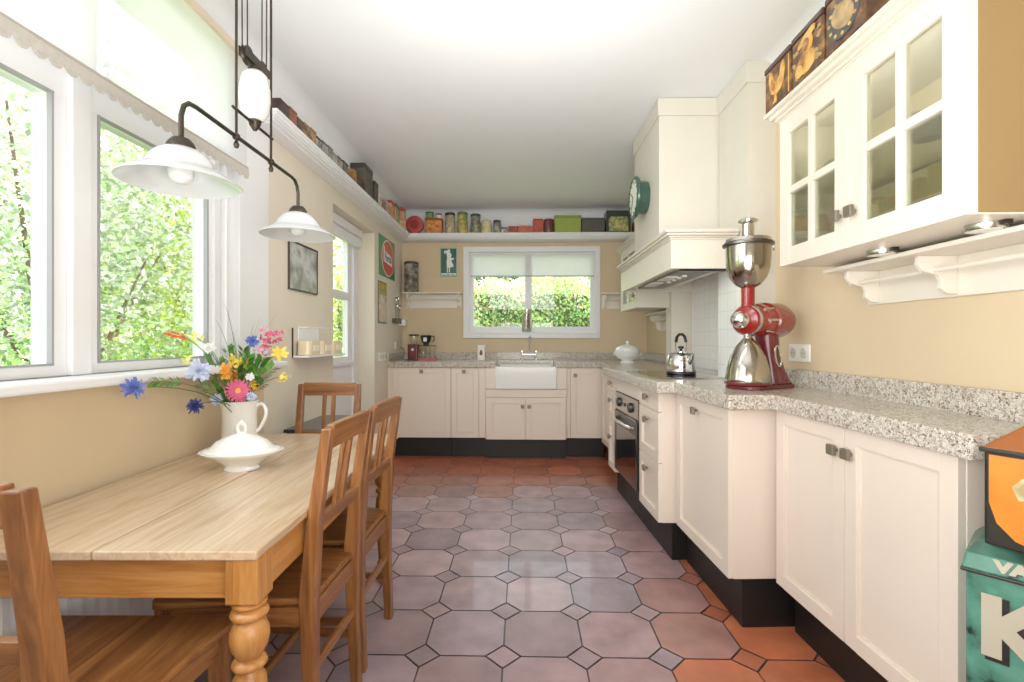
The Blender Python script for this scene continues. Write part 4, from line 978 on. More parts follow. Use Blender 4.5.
# coffee corner left
t = thing('coffee_grinder', 'small burgundy electric coffee grinder on the back worktop at left', 'coffee grinder', (-1.135, 5.06, ZW), 0)
MB().prism(rrect(-.055, .055, -.06, .06, .02), 0, .165).build('body', DRED, t, bevel=.006)
MB().lathe([(.03, 0), (.04, .02), (.044, .06), (.044, .085), (.0001, .086)], (0, 0, .165), 24).build('bean_hopper', CGLASS, t, smooth=True)
MB().lathe([(.05, .25), (.052, .255), (.052, .268), (.0001, .272)], n=24).build('lid', BLKP, t, smooth=True)
MB().lathe([(.014, 0), (.014, .006), (.0001, .007)], (0, -.0605, .11), 14, M=Matrix.Rotation(PI/2, 4, 'X')).build('dial', PLASW, t)
MB().box(-.06, .06, -.065, .065, -.0005, .012).build('foot', BLKP, t, bevel=.003)
t = thing('coffee_maker', 'black filter coffee maker on an open steel stand with pink base', 'coffee maker', (-.99, 5.07, ZW))
MB().prism(rrect(-.10, .10, -.07, .07, .03), 0, .022).build('base', mat('faded pink plastic', (196, 96, 110), .35), t, bevel=.004)
MB().lathe([(.03, 0), (.045, .012), (.055, .05), (.058, .08), (.055, .085), (.0001, .086)], (-.02, 0, .175), 28).build('filter_basket', BLKP, t, smooth=True)
MB().lathe([(.028, 0), (.03, .03), (.0001, .031)], (-.02, 0, .15), 20).build('filter_spout', BLKP, t, smooth=True)
MB().box(-.035, .0, -.0605, -.056, .195, .235).build('badge', PLASW, t)
MB().tube([(.036, 0, .25), (.065, 0, .25), (.068, 0, .21), (.05, 0, .19)], .006, 8).build('handle', BLKP, t, smooth=True)
MB().box(-.09, .085, -.05, .05, .145, .153).build('stand_plate', BLKP, t, bevel=.002)
mb = MB()
for x, y in ((-.02, .04), (.02, .04), (.075, 0)): mb.cyl((x, y, .02), (x, y, .147), .005, n=8)
mb.build('stand_rod', STEEL, t, smooth=True, clean=False)
MB().lathe([(.032, 0), (.042, .03), (.042, .07), (.028, .095), (.03, .105)], (-.045, -.01, .023), 24).build('carafe', CGLASS, t, smooth=True)
t = tag(MB().tube([(-1.285, 5.1, 1.06), (-1.25, 5.08, 1.05), (-1.235, 5.06, 1.0), (-1.25, 5.03, .965), (-1.22, 5.0, .936), (-1.19, 5.03, .936)], .004, 6).build('power_cord', BLKP, smooth=True), 'thin black power cord from the wall socket to the coffee corner', 'cord')
socket('single white wall socket with black plug above the left end of the worktop', (XL, 4.98, 1.085), PI/2, 1)
socket('white triple socket plate low on the left wall at the end of the worktop', (XL, 4.50, .985), PI/2, 3, .075)
t = tag(MB().prism(rrect(-.04, .04, -.03, .03, .01), 0, .155).build('paper_carton', mat('white card', (240, 236, 226), .6), loc=(-.43, 5.10, ZW), bevel=.003), 'small white carton with dark emblem standing left of the tap', 'carton')
MB().prism([(-.014, .05), (.014, .05), (.016, .075), (.008, .105), (-.008, .105), (-.016, .075)], -.0315, -.0302, 'y').build('emblem', mat('brown ink', (96, 60, 44), .5), t)
t = thing('glass_vase', 'tall clear glass vase with rust-brown object on the back window sill', 'vase', (.05, YB-.035, BZ0+.004))
t.scale = (1.5, 1, 1.25)
MB().lathe([(.028, 0), (.034, .01), (.036, .05), (.03, .1), (.036, .16), (.04, .2), (.038, .2), (.027, .1), (.03, .02), (.0001, .01)], n=24).build('body', CGLASS, t, smooth=True)
MB().lathe([(.0001, .03), (.02, .04), (.022, .09), (.016, .13), (.02, .16), (.0001, .17)], n=16).build('filling', mat('rust brown', (150, 92, 66), .6), t, smooth=True)
t = thing('storage_canister', 'tall round grey-brown patterned canister on the left rail shelf', 'canister', (-1.19, 5.185, 1.65))
CAN = blotch('faded pattern tin', [(.35, (58, 52, 46)), (.5, (106, 98, 86)), (.62, (156, 148, 134))], 20, .5)
MB().lathe([(.072, 0), (.075, .004), (.075, .16), (.072, .165)], n=32).build('lower_tin', CAN, t, smooth=True)
MB().lathe([(.075, .165), (.078, .17), (.078, .178), (.075, .18), (.075, .30), (.0001, .302)], n=32).build('upper_tin', CAN, t, smooth=True)
MB().lathe([(.077, .30), (.078, .318), (.07, .328), (.0001, .33)], n=32).build('lid', mat('dark tin lid', (52, 46, 42), .4), t, smooth=True)
# ------------------------------------------------------------------ SIGNS AND PICTURES
SG = mat('sign green', (30, 128, 82), .3, coat=.3); SDG = mat('sign dark green', (14, 86, 66), .3, coat=.3)
SRD = mat('sign red', (206, 44, 34), .3, coat=.3); SWH = mat('sign white', (236, 238, 232), .35)
# green square sign with red oval on the left wall
t = thing('enamel_sign', 'green enamel sign with red oval and white lettering on the left wall', 'sign', (XL, 4.66, 1.93))
MB().box(.001, .007, -.27, .27, -.19, .19).build('plate', SG, t, bevel=.003)
el = [(.20*math.cos(2*PI*k/36), .165*math.sin(2*PI*k/36)) for k in range(36)]
MB().prism([(a*1.06+.02, b*1.06) for a, b in el], .0072, .0082, 'x').build('oval_rim', SWH, t)
MB().prism([(a+.02, b) for a, b in el], .0083, .0095, 'x').build('oval', SRD, t)
MB().prism([(-.135, -.045), (.155, -.065), (.155, .035), (-.10, .055), (-.105, .10), (-.135, .10)], .0096, .0102, 'x').build('banner', SWH, t)
Mx = Matrix.Translation((.0108, .015, -.002)) @ Matrix(((0, 0, 1, 0), (1, 0, 0, 0), (0, 1, 0, 0), (0, 0, 0, 1)))
text_mb('Persil', .11, Mx, .0006, .002, 1.0).build('lettering', mat('sign blue', (70, 90, 150), .4), t, clean=False)
# small portrait sign beneath
t = thing('enamel_sign', 'narrow upright sign with yellow top and pale figures below the green sign', 'sign', (XL, 4.50, 1.49))
MB().box(.001, .008, -.135, .135, -.195, .195).build('plate', mat('sign frame grey', (92, 96, 84), .4), t, bevel=.003)
MB().box(.008, .0095, -.12, .12, .075, .18).build('yellow_field', blotch('yellow print', [(.4, (196, 170, 60)), (.65, (120, 120, 60))], 22), t)
MB().box(.008, .0095, -.12, .12, -.18, .07).build('pale_field', blotch('pale print', [(.35, (120, 134, 120)), (.5, (196, 184, 160)), (.65, (226, 214, 196))], 16), t)
for y in (-.055, .045): MB().prism([(y-.035, -.16), (y+.035, -.16), (y+.03, .0), (y+.012, .03), (y-.012, .03), (y-.03, .0)], .0096, .0106, 'x').build('printed_figure', mat('buff', (214, 190, 160), .5), t)
# key rack items
t = thing('key_rack', 'small dark rack with hanging metal utensils on the left wall near the corner', 'rack', (XL, 4.95, 1.33))
MB().box(.001, .05, -.10, .10, -.02, .03).build('tray', mat('dark tin', (70, 64, 58), .4), t, bevel=.004)
for k, (y, h) in enumerate(((-.07, .22), (-.02, .16), (.03, .24), (.07, .15))):
    mb = MB(); mb.tube([(.03, y, .02), (.032, y+.004, h)], .004, 6); mb.lathe([(.0001, -.03), (.016, -.015), (.018, .005), (.0001, .03)], (.034, y, h), 12); mb.build('utensil', STEEL, t, smooth=True, clean=False)
t = tag(MB().box(.001, .07, -.05, .05, -.02, .045).build('wall_box', PLASW, loc=(XL, 5.17, 1.31), bevel=.004), 'small white box on the left wall in the back corner', 'box')
# lady sign on the back wall
t = thing('enamel_sign', 'dark green sign with white silhouette of a woman beside the back window', 'sign', (-.80, YB, 1.985))
MB().box(-.092, .092, -.008, -.001, -.158, .158).build('plate', mat('sign pale edge', (150, 190, 160), .4), t, bevel=.003)
MB().box(-.084, .084, -.0095, -.0075, -.15, .15).build('green_field', SDG, t)
fig = [(-.035, .085), (-.052, .115), (-.04, .132), (-.02, .125), (-.008, .142), (.012, .142), (.018, .125), (.012, .108), (.028, .095), (.034, .075), (.022, .045), (.052, .05), (.06, .035), (.036, .028), (.03, .015), (.048, -.02), (.056, -.045), (.03, -.052), (.016, -.055), (.013, -.10), (.018, -.108), (.002, -.108), (.002, -.056), (-.008, -.056), (-.010, -.108), (-.028, -.108), (-.018, -.10), (-.018, -.05), (-.022, .0), (-.016, .05), (-.02, .085), (-.028, .105), (-.034, .112), (-.036, .108)]
MB().prism(fig, -.0108, -.0096, 'y').build('silhouette', SWH, t)
mb = MB(); mb.box(-.078, .078, -.0105, -.0096, -.142, -.118); mb.build('caption_strip', SWH, t)
mb = MB(); random.seed(3)
x = -.07
while x < .068:
    w_ = random.uniform(.006, .014); mb.box(x, x+w_*.6, -.0112, -.0106, -.138, -.122+random.uniform(-.004, 0)); x += w_+.004
mb.build('caption_marks', SDG, t, clean=False)
# picture on near left wall
t = thing('framed_picture', 'small dark-framed mottled grey picture on the left wall behind the far shade', 'picture', (XL, 2.865, 1.565))
MB().box(.001, .012, -.188, -.181, -.14, .14).box(.001, .012, .181, .188, -.14, .14).box(.001, .012, -.188, .188, -.14, -.133).box(.001, .012, -.188, .188, .133, .14).build('picture_frame', mat('dark frame', (66, 56, 46), .4), t, clean=False)
MB().box(.001, .008, -.18, .18, -.13, .13).build('canvas', blotch('mottled grey print', [(.32, (92, 92, 84)), (.46, (140, 142, 136)), (.6, (192, 196, 196)), (.7, (124, 118, 100))], 7, .35), t)
# spice rack
t = thing('spice_rack', 'small wall rack with cream bins and black end bracket on the left wall', 'rack', (XL, 3.0, 1.05))
MB().box(.001, .10, -.27, .29, -.012, 0).build('shelf_board', WHITE, t, bevel=.003)
MB().box(.001, .008, -.275, -.268, -.012, .16).build('end_bracket', IRON, t)
for k in range(3): 
    o = MB().prism(rrect(.012, .095, -.25+.175*k, -.085+.175*k, .03), .001, .085).build('bin', mat('cream bin', (224, 208, 172), .35, coat=.2), t, bevel=.004)
    MB().box(.0955, .099, -.205+.175*k, -.13+.175*k, .025, .06).build('bin_label', mat('card', (240, 232, 208), .6), o)
MB().box(.001, .007, -.20, .08, .085, .16).build('back_plate', WHITE, t)
MB().tube([(.005, -.20, .165), (.06, -.20, .165), (.06, .08, .165), (.005, .08, .165)], .004, 6).build('rail', WHITE, t, smooth=True)
# dark low chest behind the far chair
t = thing('side_cabinet', 'low black-painted side cabinet behind the far chair by the left wall', 'cabinet', (-1.165, 2.88, 0))
MB().box(-.13, .13, -.25, .25, .03, .63).build('body', mat('black paint', (30, 30, 34), .25), t, bevel=.004)
MB().box(-.14, .145, -.26, .26, .63, .65).build('top', mat('blue-black gloss', (52, 56, 64), .15), t, bevel=.004)
dd = MB().box(.13, .145, -.24, .24, .06, .6).build('door', mat('black paint', (30, 30, 34), .25), t, bevel=.003)
MB().sphere((.155, -.18, .45), .012, 10).build('knob', KNOB, dd, smooth=True)

# ------------------------------------------------------------------ SHELF TINS
TX = {}
def tinmat(nm, base, alt=None, sc=24):
    if nm not in TX: TX[nm] = blotch('tin '+nm, [(.38, base), (.62, alt or tuple(int(c*.65) for c in base))], sc, .35, seed=len(TX)*3.1)
    return TX[nm]
def box_tin(lab, x, y, w_, d_, h, m, lidc=None, rot=0, handle=False, front=None):
    t = thing('storage_tin', lab, 'tin', (x, y, ZS), rot)
    MB().box(-w_/2, w_/2, -d_/2, d_/2, 0, h*.84).build('body', m, t, bevel=.004)
    MB().box(-w_/2-.002, w_/2+.002, -d_/2-.002, d_/2+.002, h*.83, h).build('lid', lidc or m, t, bevel=.004)
    if front: MB().prism(front[1], -d_/2-.0015, -d_/2+.001, 'y').build('printed_panel', front[0], t)
def jar(lab, x, y, r, h, m, lidc, two=False, band=None, wire=False, cat='tin', name='storage_jar'):
    t = thing(name, lab, cat, (x, y, ZS))
    hb = h*.8 if not two else h*.55
    MB().lathe([(r*.94, 0), (r, .006), (r, hb-.008), (r*.93, hb)], n=24).build('body', m, t, smooth=True)
    if two:
        MB().lathe([(r*1.02, hb), (r*1.02, hb+.01), (r*.93, hb+.012), (r*.93, h*.86), (r*.0001+.0001, h*.86)], n=24).build('upper_section', m, t, smooth=True)
        MB().lathe([(r*.96, h*.86), (r*.98, h*.97), (r*.8, h), (.0001, h)], n=24).build('lid', lidc, t, smooth=True)
    else: MB().lathe([(r*.96, hb), (r*.96, h*.96), (r*.8, h), (.0001, h)], n=24).build('lid', lidc, t, smooth=True)
    if wire: MB().tube([(-r, 0, h*.7), (-r*.9, 0, h*1.02), (0, 0, h*1.18), (r*.9, 0, h*1.02), (r, 0, h*.7)], .002, 6).build('wire_handle', IRON, t, smooth=True)
DK = mat('dark lid', (44, 42, 40), .35); DB = mat('dark blue lid', (50, 70, 82), .35)
def X_(px, d=5.12): return (px-522)/484*d
yb_ = 5.12
def rc(w_, h, m=.012): return [(-w_/2+m, h*.12), (w_/2-m, h*.12), (w_/2-m, h*.74), (-w_/2+m, h*.74)]
tR = mat('brick red tin', (178, 66, 62), .35, coat=.2)
t = thing('round_tin', 'round brick-red tin standing on edge in the left corner of the shelf', 'tin', (X_(414.5, 5.06), 5.06, ZS+.092))
MB().lathe([(.088, -.03), (.092, -.02), (.092, .02), (.086, .03), (.06, .032), (.058, .026), (.0001, .026)], n=36, M=Matrix.Rotation(PI/2, 4, 'X')).build('body', tR, t, smooth=True)
MB().lathe([(.03, .0), (.045, .0), (.045, .0015), (.03, .0015)], (0, -.0275, 0), 30, M=Matrix.Rotation(PI/2, 4, 'X')).build('embossed_ring', mat('dark red', (140, 44, 44), .35), t, smooth=True)
box_tin('orange-yellow tin with red markings, second item on the back shelf from the left corner', X_(434), yb_, .175, .12, .165, tinmat('orange', (222, 148, 70)), tinmat('redorange', (190, 84, 44)), front=(tinmat('redband', (196, 70, 40), (226, 170, 90), 30), [(-.07, .055), (.07, .055), (.07, .10), (-.07, .10)]))
def small_on(lab, x, z, r, h, m, lidm):
    t = thing('small_tin', lab, 'tin', (x, yb_, z)); MB().lathe([(r, 0), (r, h*.75), (.0001, h*.75)], n=20).build('body', m, t, smooth=True); MB().lathe([(r*1.03, h*.72), (r*1.03, h*.96), (.0001, h)], n=20).build('lid', lidm, t, smooth=True)
small_on('small round green tin on top of the orange tin', X_(429.5), ZS+.1655, .042, .075, tinmat('green', (84, 130, 70), (140, 170, 110)), mat('mid green', (60, 104, 62), .4))
small_on('small white jar with dark lid on top of the orange tin', X_(438.5), ZS+.1655, .032, .058, mat('white jar', (222, 218, 206), .3), DK)
KH = tinmat('khaki', (196, 186, 140), (150, 130, 96), 30)
jar('tall cream-khaki tin with dark bands right of the orange tin', X_(450), yb_, .055, .23, KH, DK, two=True)
jar('tall tin with yellow-green upper section and floral band', X_(462.5), yb_, .055, .235, tinmat('floral', (214, 176, 96), (110, 140, 80), 22), mat('olive lid', (96, 108, 62), .4), two=True)
jar('tall jar with dark slate-blue top left of the pale handled tin', X_(475.5), yb_, .055, .215, tinmat('slate', (152, 150, 110), (84, 96, 92), 26), DB, two=True)
jar('pale cream round tin with thin wire handle', X_(486.5), yb_, .055, .14, tinmat('pale', (220, 214, 164), (190, 180, 120)), mat('cream lid', (206, 200, 160), .4), wire=True)
jar('slim dark blue-grey jar right of the handled tin', X_(497), yb_, .042, .15, tinmat('slim', (176, 170, 140), (90, 100, 104)), DB)
box_tin('tiny white and black box right of the slim dark jar', X_(504.5), yb_, .065, .08, .068, tinmat('mono', (206, 200, 192), (60, 58, 58), 40), DK)
box_tin('low red tin, first of the red ones on the back shelf', X_(513), yb_, .098, .10, .078, tinmat('red1', (176, 62, 50), (110, 50, 44)), mat('red lid', (166, 56, 48), .35))
box_tin('low orange-red tin beside the tall red box', X_(525.5), yb_, .15, .10, .082, tinmat('red2', (206, 104, 72), (170, 74, 52)), mat('salmon lid', (202, 92, 66), .4))
box_tin('tall red box right of the low orange-red tin', X_(538), yb_, .10, .10, .155, tinmat('red3', (190, 70, 50), (160, 60, 44)), mat('red lid', (166, 56, 48), .35))
jar('round dark red tin with grey band left of the green box', X_(548.5), yb_, .055, .158, tinmat('red4', (130, 56, 52), (90, 70, 72)), mat('wine lid', (120, 44, 44), .35), name='storage_tin')
box_tin('large plain lime-green box on the back shelf', X_(567), yb_, .272, .15, .182, mat('lime tin', (142, 158, 58), .4, noise=.08, scale=18), mat('lime lid', (122, 142, 48), .4))
box_tin('wide dark grey textured box right of the green box', X_(592), yb_, .238, .15, .155, tinmat('grey', (92, 84, 76), (70, 64, 60), 60), mat('grey lid', (74, 68, 62), .5))
t0 = box_tin('dark square tin with green and yellow scene at the right end of the shelf', X_(616.5), yb_-.01, .25, .16, .225, mat('dark teal tin', (40, 52, 52), .3, coat=.3), mat('dark teal tin', (40, 52, 52), .3, coat=.3),
        front=(tinmat('scene', (206, 190, 120), (100, 130, 90), 26), [(-.10, .012), (.10, .012), (.10, .135), (.085, .16), (-.085, .16), (-.10, .135)]))
jar('small rust-red round tin at the far right end of the back shelf', X_(635), yb_+.02, .035, .12, tinmat('rust', (150, 64, 40)), tinmat('rust', (150, 64, 40)), name='storage_tin')
# left run
xs = XL+.068
def lt(lab, px0, px1, h, m, lid=None, w_=.09):
    d0, d1 = xs*484/(px0-522), xs*484/(px1-522)
    y0_, y1_ = d0*(1+(px0-512)/484*.0207), d1*(1+(px1-512)/484*.0207)
    box_tin(lab, xs, (y0_+y1_)/2, w_, (y1_-y0_)-.006, h, m, lid or DK)
cs = [('dark brown', (70, 52, 40), (40, 30, 26)), ('terracotta', (150, 90, 66), (120, 66, 48)), ('brown', (120, 84, 60), (60, 44, 36)), ('tan and black', (170, 130, 84), (56, 48, 40)), ('ochre', (180, 136, 76), (80, 60, 40)),
      ('black and white', (60, 58, 56), (190, 186, 178)), ('blue-grey', (96, 106, 112), (170, 166, 156)), ('grey and white', (150, 146, 138), (80, 78, 76)), ('pale grey', (186, 182, 172), (130, 126, 118)), ('slate and cream', (84, 84, 88), (180, 170, 150)), ('charcoal', (60, 58, 60), (120, 116, 112))]
ed = [271, 281, 289, 296, 303, 309, 315, 321, 326, 331, 336.5, 342]
ord_ = ['nearest the camera', 'second from the near end', 'third from the near end', 'fourth from the near end', 'fifth from the near end', 'sixth from the near end', 'seventh from the near end', 'eighth from the near end', 'ninth from the near end', 'tenth from the near end', 'last before the round gold tin']
for k, (nm, a, b) in enumerate(cs):
    lt('low %s tin in the left shelf row, %s' % (nm, ord_[k]), ed[k], ed[k+1], .085+.008*math.sin(k*2.1), tinmat('L%d' % k, a, b, 34), mat('lid L%d' % k, tuple(int(c*.8) for c in a), .4))
def ltj(lab, px, r, h, m, lid, **k):
    d = xs*484/(px-522); jar(lab, xs, d*(1+(px-512)/484*.0207), r, h, m, lid, name='storage_tin', **k)
ltj('round gold-brown tin left of the tall dark box on the left shelf', 350, .045, .11, tinmat('gold', (176, 128, 70), (110, 74, 40)), mat('gold lid', (150, 106, 60), .4))
lt('tallest dark box tin with grey side on the left shelf', 357.5, 366, .225, tinmat('tallL', (92, 78, 60), (52, 46, 40)), DK, .11)
lt('second tall dark brown tin right behind the tallest on the left shelf', 368.5, 372.5, .175, tinmat('tall2', (84, 66, 56), (50, 44, 40)), DK, .10)
for k, (a, b, c, nm) in enumerate(((374, 377.3, (196, 186, 176), 'cream'), (377.8, 381, (190, 130, 110), 'dusty pink'), (381.5, 384.5, (200, 196, 186), 'off-white'))):
    lt('small %s tin in the far part of the left shelf' % nm, a, b, .10+.01*k, tinmat('S%d' % k, c), mat('lidS%d' % k, c, .4), .09)
lt('orange-red tin before the green one near the left corner', 385.5, 390, .16, tinmat('S5', (196, 110, 70), (210, 170, 120)), mat('red lid', (166, 56, 48), .35), .10)
lt('green tin in the left shelf corner', 390.5, 394.5, .175, tinmat('S6', (96, 130, 70), (190, 180, 130)), mat('mid green', (60, 104, 62), .4), .10)
ltj('tall round red and cream tin in the shelf corner', 399.5, .062, .225, tinmat('S7', (186, 96, 76), (200, 180, 130)), tR)

# ------------------------------------------------------------------ BIG TINS AT LOWER RIGHT
GTEAL = blotch('aged teal tin', [(.34, (22, 40, 34)), (.40, (58, 112, 94)), (.55, (76, 136, 116)), (.75, (96, 156, 136))], 18, .42)
GDARK = mat('worn tin edge', (46, 46, 40), .4, .4)
GLE = mat('bone lettering', (186, 178, 156), .5)
gx, gy, grot = .948, 1.055, math.radians(-48)
t = thing('storage_tin', 'large teal canister with big cream letter K at the lower right', 'tin', (gx, gy, 0), grot)
# local: front face is -y, runs along +x towards the camera
MB().box(0, .28, 0, .17, 0, .655).build('body', GTEAL, t, bevel=.01)
ld = MB().hexa([(-.006, -.006, .655), (.286, -.006, .655), (.286, .176, .655), (-.006, .176, .655), (.0, .0, .69), (.28, .0, .69), (.28, .17, .69), (.0, .17, .69)])
ld = ld.build('lid', GTEAL, t, bevel=.004)
MB().hexa([(.0, .0, .69), (.28, .0, .69), (.28, .17, .69), (.0, .17, .69), (.02, .03, .715), (.26, .03, .715), (.26, .14, .715), (.02, .14, .715)]).build('lid_slope', blotch('dark teal slope', [(.35, (40, 60, 52)), (.6, (70, 116, 98))], 18, .4), ld)
MB().box(-.008, .288, -.008, .178, .648, .656).build('lid_rim', GDARK, t, bevel=.003)
Mf = lambda x, z, y=-.0025: Matrix.Translation((x, y, z)) @ Matrix(((1, 0, 0, 0), (0, 0, 1, 0), (0, 1, 0, 0), (0, 0, 0, 1)))
def F3(x, z, y=-.003):   # text plane facing -y
    return Matrix.Translation((x, y, z)) @ Matrix.Rotation(PI/2, 4, 'X')
text_mb('K', .165, F3(.080, .535, -.002), .0006, .011, .95).build('letter_shadow', GDARK, t, clean=False)
text_mb('K', .165, F3(.072, .541, -.004), .0006, .008, .95).build('letter_face', GLE, t, clean=False)
text_mb('VAN', .030, Matrix.Translation((.085, -.0042, .6735)) @ Matrix.Rotation(math.radians(80), 4, 'X'), .0006, .002, 1.3).build('lid_lettering', GLE, t, clean=False)
text_mb('VERS', .08, F3(.15, .385, -.003), .0006, .003, 1.0).build('lower_lettering', GLE, t, clean=False)
# orange tin on top
t = thing('storage_tin', 'orange shield tin with dark edges and sloping lid standing on the teal canister', 'tin', (.962, 1.03, .7155), grot-.25)
ORA = blotch('aged orange', [(.30, (120, 66, 22)), (.38, (206, 118, 24)), (.7, (222, 134, 34))], 14, .4)
MB().box(0, .26, 0, .15, 0, .20).build('body', GDARK, t, bevel=.006)
pn = [(.010, .188), (.25, .188), (.25, .02), (.20, .010), (.09, .012), (.05, .022), (.022, .05), (.010, .09)]
MB().prism(pn, -.003, .001, 'y').build('orange_field', ORA, t)
pr = [(.06, .15), (.045, .13), (.055, .105), (.075, .11), (.09, .10), (.11, .115), (.12, .15), (.10, .165), (.085, .16)]
MB().prism(pr, -.0045, -.0028, 'y').prism([(.10, .03), (.20, .03), (.24, .12), (.20, .10), (.17, .085), (.13, .05)], -.0045, -.0028, 'y').build('printed_figure', blotch('cream print', [(.35, (170, 150, 96)), (.55, (226, 208, 164))], 20, .5), t, clean=False)
ld = MB().hexa([(-.004, -.004, .20), (.264, -.004, .20), (.264, .154, .20), (-.004, .154, .20), (.06, .05, .262), (.2, .05, .262), (.2, .10, .262), (.06, .10, .262)]).build('lid', mat('copper brown lid', (150, 84, 34), .35, .3), t, bevel=.004)
MB().box(-.006, .266, -.006, .156, .192, .202).build('lid_rim', GDARK, t, bevel=.003)

# ------------------------------------------------------------------ GARDEN
struct(MB().box(-30, 30, YB+.3, 40, -.4, -.35).box(-30, XL-.3, -15, YB+.3, -.4, -.35).build('ground', EARTH))
def bush(name, label, cx_, cy_, cz_, rx, ry, rz, n, cols, leaf, seed, trunk=None, cat='tree', white=0):
    rnd = random.Random(seed); t = thing(name, label, cat, (cx_, cy_, -.35))
    mb = MB(); V, F, CC = [], [], []
    clumps = [(rnd.gauss(0, .55), rnd.gauss(0, .55), rnd.gauss(0, .55)) for _ in range(46)]
    for i in range(n):
        c = clumps[rnd.randrange(46)]; s = .33
        a, b, d = c[0]*.75+rnd.gauss(0, s), c[1]*.75+rnd.gauss(0, s), c[2]*.75+rnd.gauss(0, s)
        L_ = math.sqrt(a*a+b*b+d*d)
        if L_ > 1.25: a, b, d = a/L_*1.1, b/L_*1.1, d/L_*1.1
        p_ = Vector((a*rx, b*ry, max(.02, cz_+.35+d*rz)))
        u = Vector((rnd.gauss(0, 1), rnd.gauss(0, 1), rnd.gauss(0, 1))).normalized(); v = u.cross(Vector((rnd.gauss(0, 1), rnd.gauss(0, 1), rnd.gauss(0, 1)))).normalized()
        l_ = leaf*rnd.uniform(.6, 1.3); o_ = len(V)
        V += [p_, p_+u*l_*.5+v*l_*.28, p_+u*l_, p_+u*l_*.5-v*l_*.28]; F.append((o_, o_+1, o_+2, o_+3))
        cc = rnd.choice(cols); k = rnd.uniform(.75, 1.2); CC.append(lin(tuple(min(255, q_*k) for q_ in cc)))
    mb.add(V, F); mb.c = CC; mb.build('foliage', LEAFM, t, clean=False)
    if trunk:
        mb = MB(); mb.tube([(0, 0, 0), (.05, 0, cz_*.4), (0, .05, cz_+.35)], [.06, .05, .03], 8)
        for k in range(6):
            a = k*1.05; mb.tube([(0, 0, cz_*.3+.1*k), (rx*.35*math.cos(a), ry*.35*math.sin(a), cz_*.6+.15*k), (rx*.7*math.cos(a), ry*.7*math.sin(a), cz_+.2*k)], [.025, .018, .008], 6)
        mb.build('trunk', BARK, t, smooth=True, clean=False)
YG = [(206, 226, 84), (226, 238, 104), (176, 204, 76), (238, 242, 150), (140, 176, 60)]
WG = [(236, 240, 232), (214, 224, 204), (180, 204, 150), (244, 246, 240), (150, 180, 124)]
BG = [(160, 206, 110), (186, 220, 136), (130, 180, 94), (214, 232, 186)]
bush('flowering_shrub', 'white-blossomed tall shrub seen through the left pane of the big window', -4.0, 4.0, 2.15, 1.2, 1.2, 1.3, 20000, WG, .06, 1, True)
bush('garden_shrub', 'low green shrub beneath the white-blossomed shrub outside the big window', -3.6, 3.45, .55, 1.2, .9, .75, 14000, BG, .045, 2, None, 'shrub')
bush('garden_tree', 'bright yellow-green leafy tree seen through the right pane of the big window', -4.1, 6.5, 2.2, 1.4, 1.3, 1.9, 26000, YG, .055, 3, True)
bush('garden_shrub', 'green leafy shrub low outside the right pane of the big window', -3.6, 5.6, .6, 1.3, 1.0, .8, 15000, YG[:3]+BG[:2], .055, 4, None, 'shrub')
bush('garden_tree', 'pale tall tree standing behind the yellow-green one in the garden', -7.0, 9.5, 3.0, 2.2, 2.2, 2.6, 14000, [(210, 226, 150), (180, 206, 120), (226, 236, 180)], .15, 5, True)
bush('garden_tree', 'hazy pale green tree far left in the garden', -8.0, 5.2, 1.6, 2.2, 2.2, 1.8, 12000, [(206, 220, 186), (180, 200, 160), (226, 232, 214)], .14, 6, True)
bush('garden_shrub', 'sunlit green shrub outside the garden door', -3.2, 8.4, 1.2, 1.3, 1.2, 1.7, 7000, YG, .09, 8, None, 'shrub')
HG = [(144, 184, 96), (112, 158, 80), (180, 208, 124), (206, 214, 140)]
def hedge():
    rnd = random.Random(11); t = thing('hedge', 'clipped leafy hedge with pale yellow top outside the window above the sink', 'hedge', (0, 8.6, -.35))
    mb = MB(); V, F, CC = [], [], []
    for i in range(42000):
        x = rnd.uniform(-3.2, 3.6); top = 2.52+.1*math.sin(x*3)+.06*math.sin(x*9); z = rnd.uniform(.2, top); y = rnd.uniform(-.35, .25)*(1 if z < top-.2 else .8)
        if rnd.random() < .15: z = top+rnd.gauss(0, .06)
        p_ = Vector((x, y+.12*math.sin(x*6+z*5), z)); u = Vector((rnd.gauss(0, 1), rnd.gauss(0, 1), rnd.gauss(0, 1))).normalized(); v = u.cross(Vector((rnd.gauss(0, 1), rnd.gauss(0, 1), rnd.gauss(0, 1)))).normalized()
        l_ = .07*rnd.uniform(.6, 1.3); o_ = len(V); V += [p_, p_+u*l_*.5+v*l_*.28, p_+u*l_, p_+u*l_*.5-v*l_*.28]; F.append((o_, o_+1, o_+2, o_+3))
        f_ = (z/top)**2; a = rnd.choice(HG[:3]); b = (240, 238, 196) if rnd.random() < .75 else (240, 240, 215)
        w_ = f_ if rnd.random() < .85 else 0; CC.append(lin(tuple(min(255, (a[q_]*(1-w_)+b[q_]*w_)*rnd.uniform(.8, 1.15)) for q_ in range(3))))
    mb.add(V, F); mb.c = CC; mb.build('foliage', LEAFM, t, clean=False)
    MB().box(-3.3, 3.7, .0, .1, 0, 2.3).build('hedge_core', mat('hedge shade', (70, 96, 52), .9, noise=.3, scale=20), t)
hedge()
bush('garden_tree', 'soft green tree behind the hedge at the right of the sink window', 1.6, 13.5, 2.6, 1.9, 1.3, 1.2, 5000, BG, .16, 12, True)
bush('garden_tree', 'dark green tree behind the hedge at the left of the sink window', -1.6, 13.5, 2.6, 1.9, 1.3, .9, 5000, [(80, 120, 70), (110, 150, 90)], .16, 13, True)

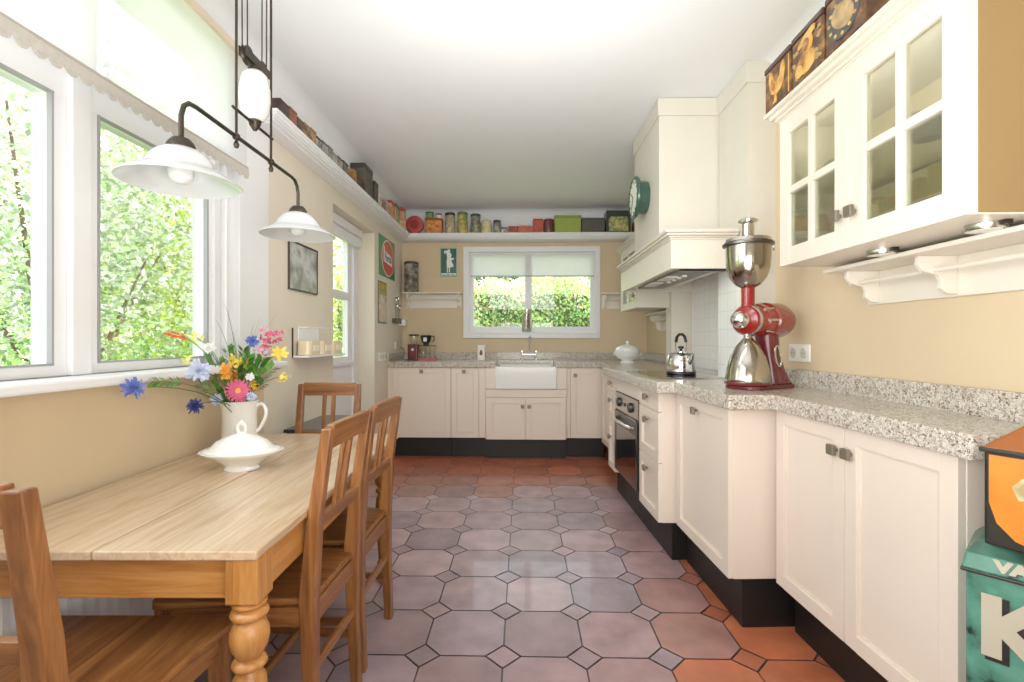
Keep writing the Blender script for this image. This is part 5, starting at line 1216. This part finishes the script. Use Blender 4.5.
# ------------------------------------------------------------------ LIGHT
wd = bpy.data.worlds.new('World'); bpy.context.scene.world = wd; wd.use_nodes = True
nt = wd.node_tree; bg = nt.nodes['Background']
tc = nt.nodes.new('ShaderNodeTexCoord'); sp = nt.nodes.new('ShaderNodeSeparateXYZ'); nt.links.new(tc.outputs['Generated'], sp.inputs[0])
r = nt.nodes.new('ShaderNodeValToRGB'); r.color_ramp.elements[0].position = .0; r.color_ramp.elements[0].color = (1, 1, 1, 1)
r.color_ramp.elements[1].position = .7; r.color_ramp.elements[1].color = (.80, .90, 1.0, 1)
nt.links.new(sp.outputs[2], r.inputs[0]); nt.links.new(r.outputs[0], bg.inputs[0]); bg.inputs[1].default_value = 3.2
def light(kind, name, loc, rot, energy, size=1., col=(1, 1, 1), sy=None):
    l = bpy.data.lights.new(name, kind); l.energy = energy; l.color = col
    if kind == 'AREA':
        l.size = size
        if sy: l.shape = 'RECTANGLE'; l.size_y = sy
    if kind == 'SUN': l.angle = size
    o = bpy.data.objects.new(name, l); C.objects.link(o); o.location = loc; o.rotation_euler = rot; return o
light('SUN', 'sun', (5, 0, 10), (math.radians(2), math.radians(42), 0), 14.0, math.radians(2), (1, .96, .88))
light('AREA', 'ceiling_fill', (.1, .15, 1.25), (math.radians(152), 0, 0), 26, 1.2, (1, .985, .96), 1.2)  # unseen uplight, added so the ceiling bounces soft light down
light('AREA', 'window_fill', (XL+.13, .25, 1.75), (math.radians(90), 0, math.radians(-72)), 19, 1.2, (.97, .985, 1.0), 1.0)  # added fill inside the room, imitating daylight from the near window
light('AREA', 'kitchen_fill', (.1, .3, 1.0), (math.radians(112), 0, 0), 13, 1.0, (1, .98, .95), .9)  # added fill aimed forward and up, no fitting in the room
light('AREA', 'far_end_fill', (.0, 1.7, 1.95), (math.radians(92), 0, 0), 10, 1.2, (1, .985, .96), .5)  # added fill facing away from the camera to brighten the far end
_l = light('AREA', 'cabinet_fill', (1.0, 1.46, 1.87), (math.radians(90), 0, math.radians(-90)), .8, .66, (1, .94, .84), .05)  # added strip behind the top door rail to lighten the cabinet interior
# ------------------------------------------------------------------ CAMERA
cd = bpy.data.cameras.new('camera'); cam = bpy.data.objects.new('camera', cd); C.objects.link(cam)
cd.sensor_width = 36; cd.lens = 36*484/1024; cd.clip_start = .02; cd.clip_end = 200; cd.shift_y = -.001
cam.location = (0, 0, 1.14); cam.rotation_euler = (PI/2, 0, math.atan(.0207))
bpy.context.scene.camera = cam
vs = bpy.context.scene.view_settings; vs.view_transform = 'Standard'; vs.look = 'None'; vs.exposure = 0.14; vs.gamma = 1.13
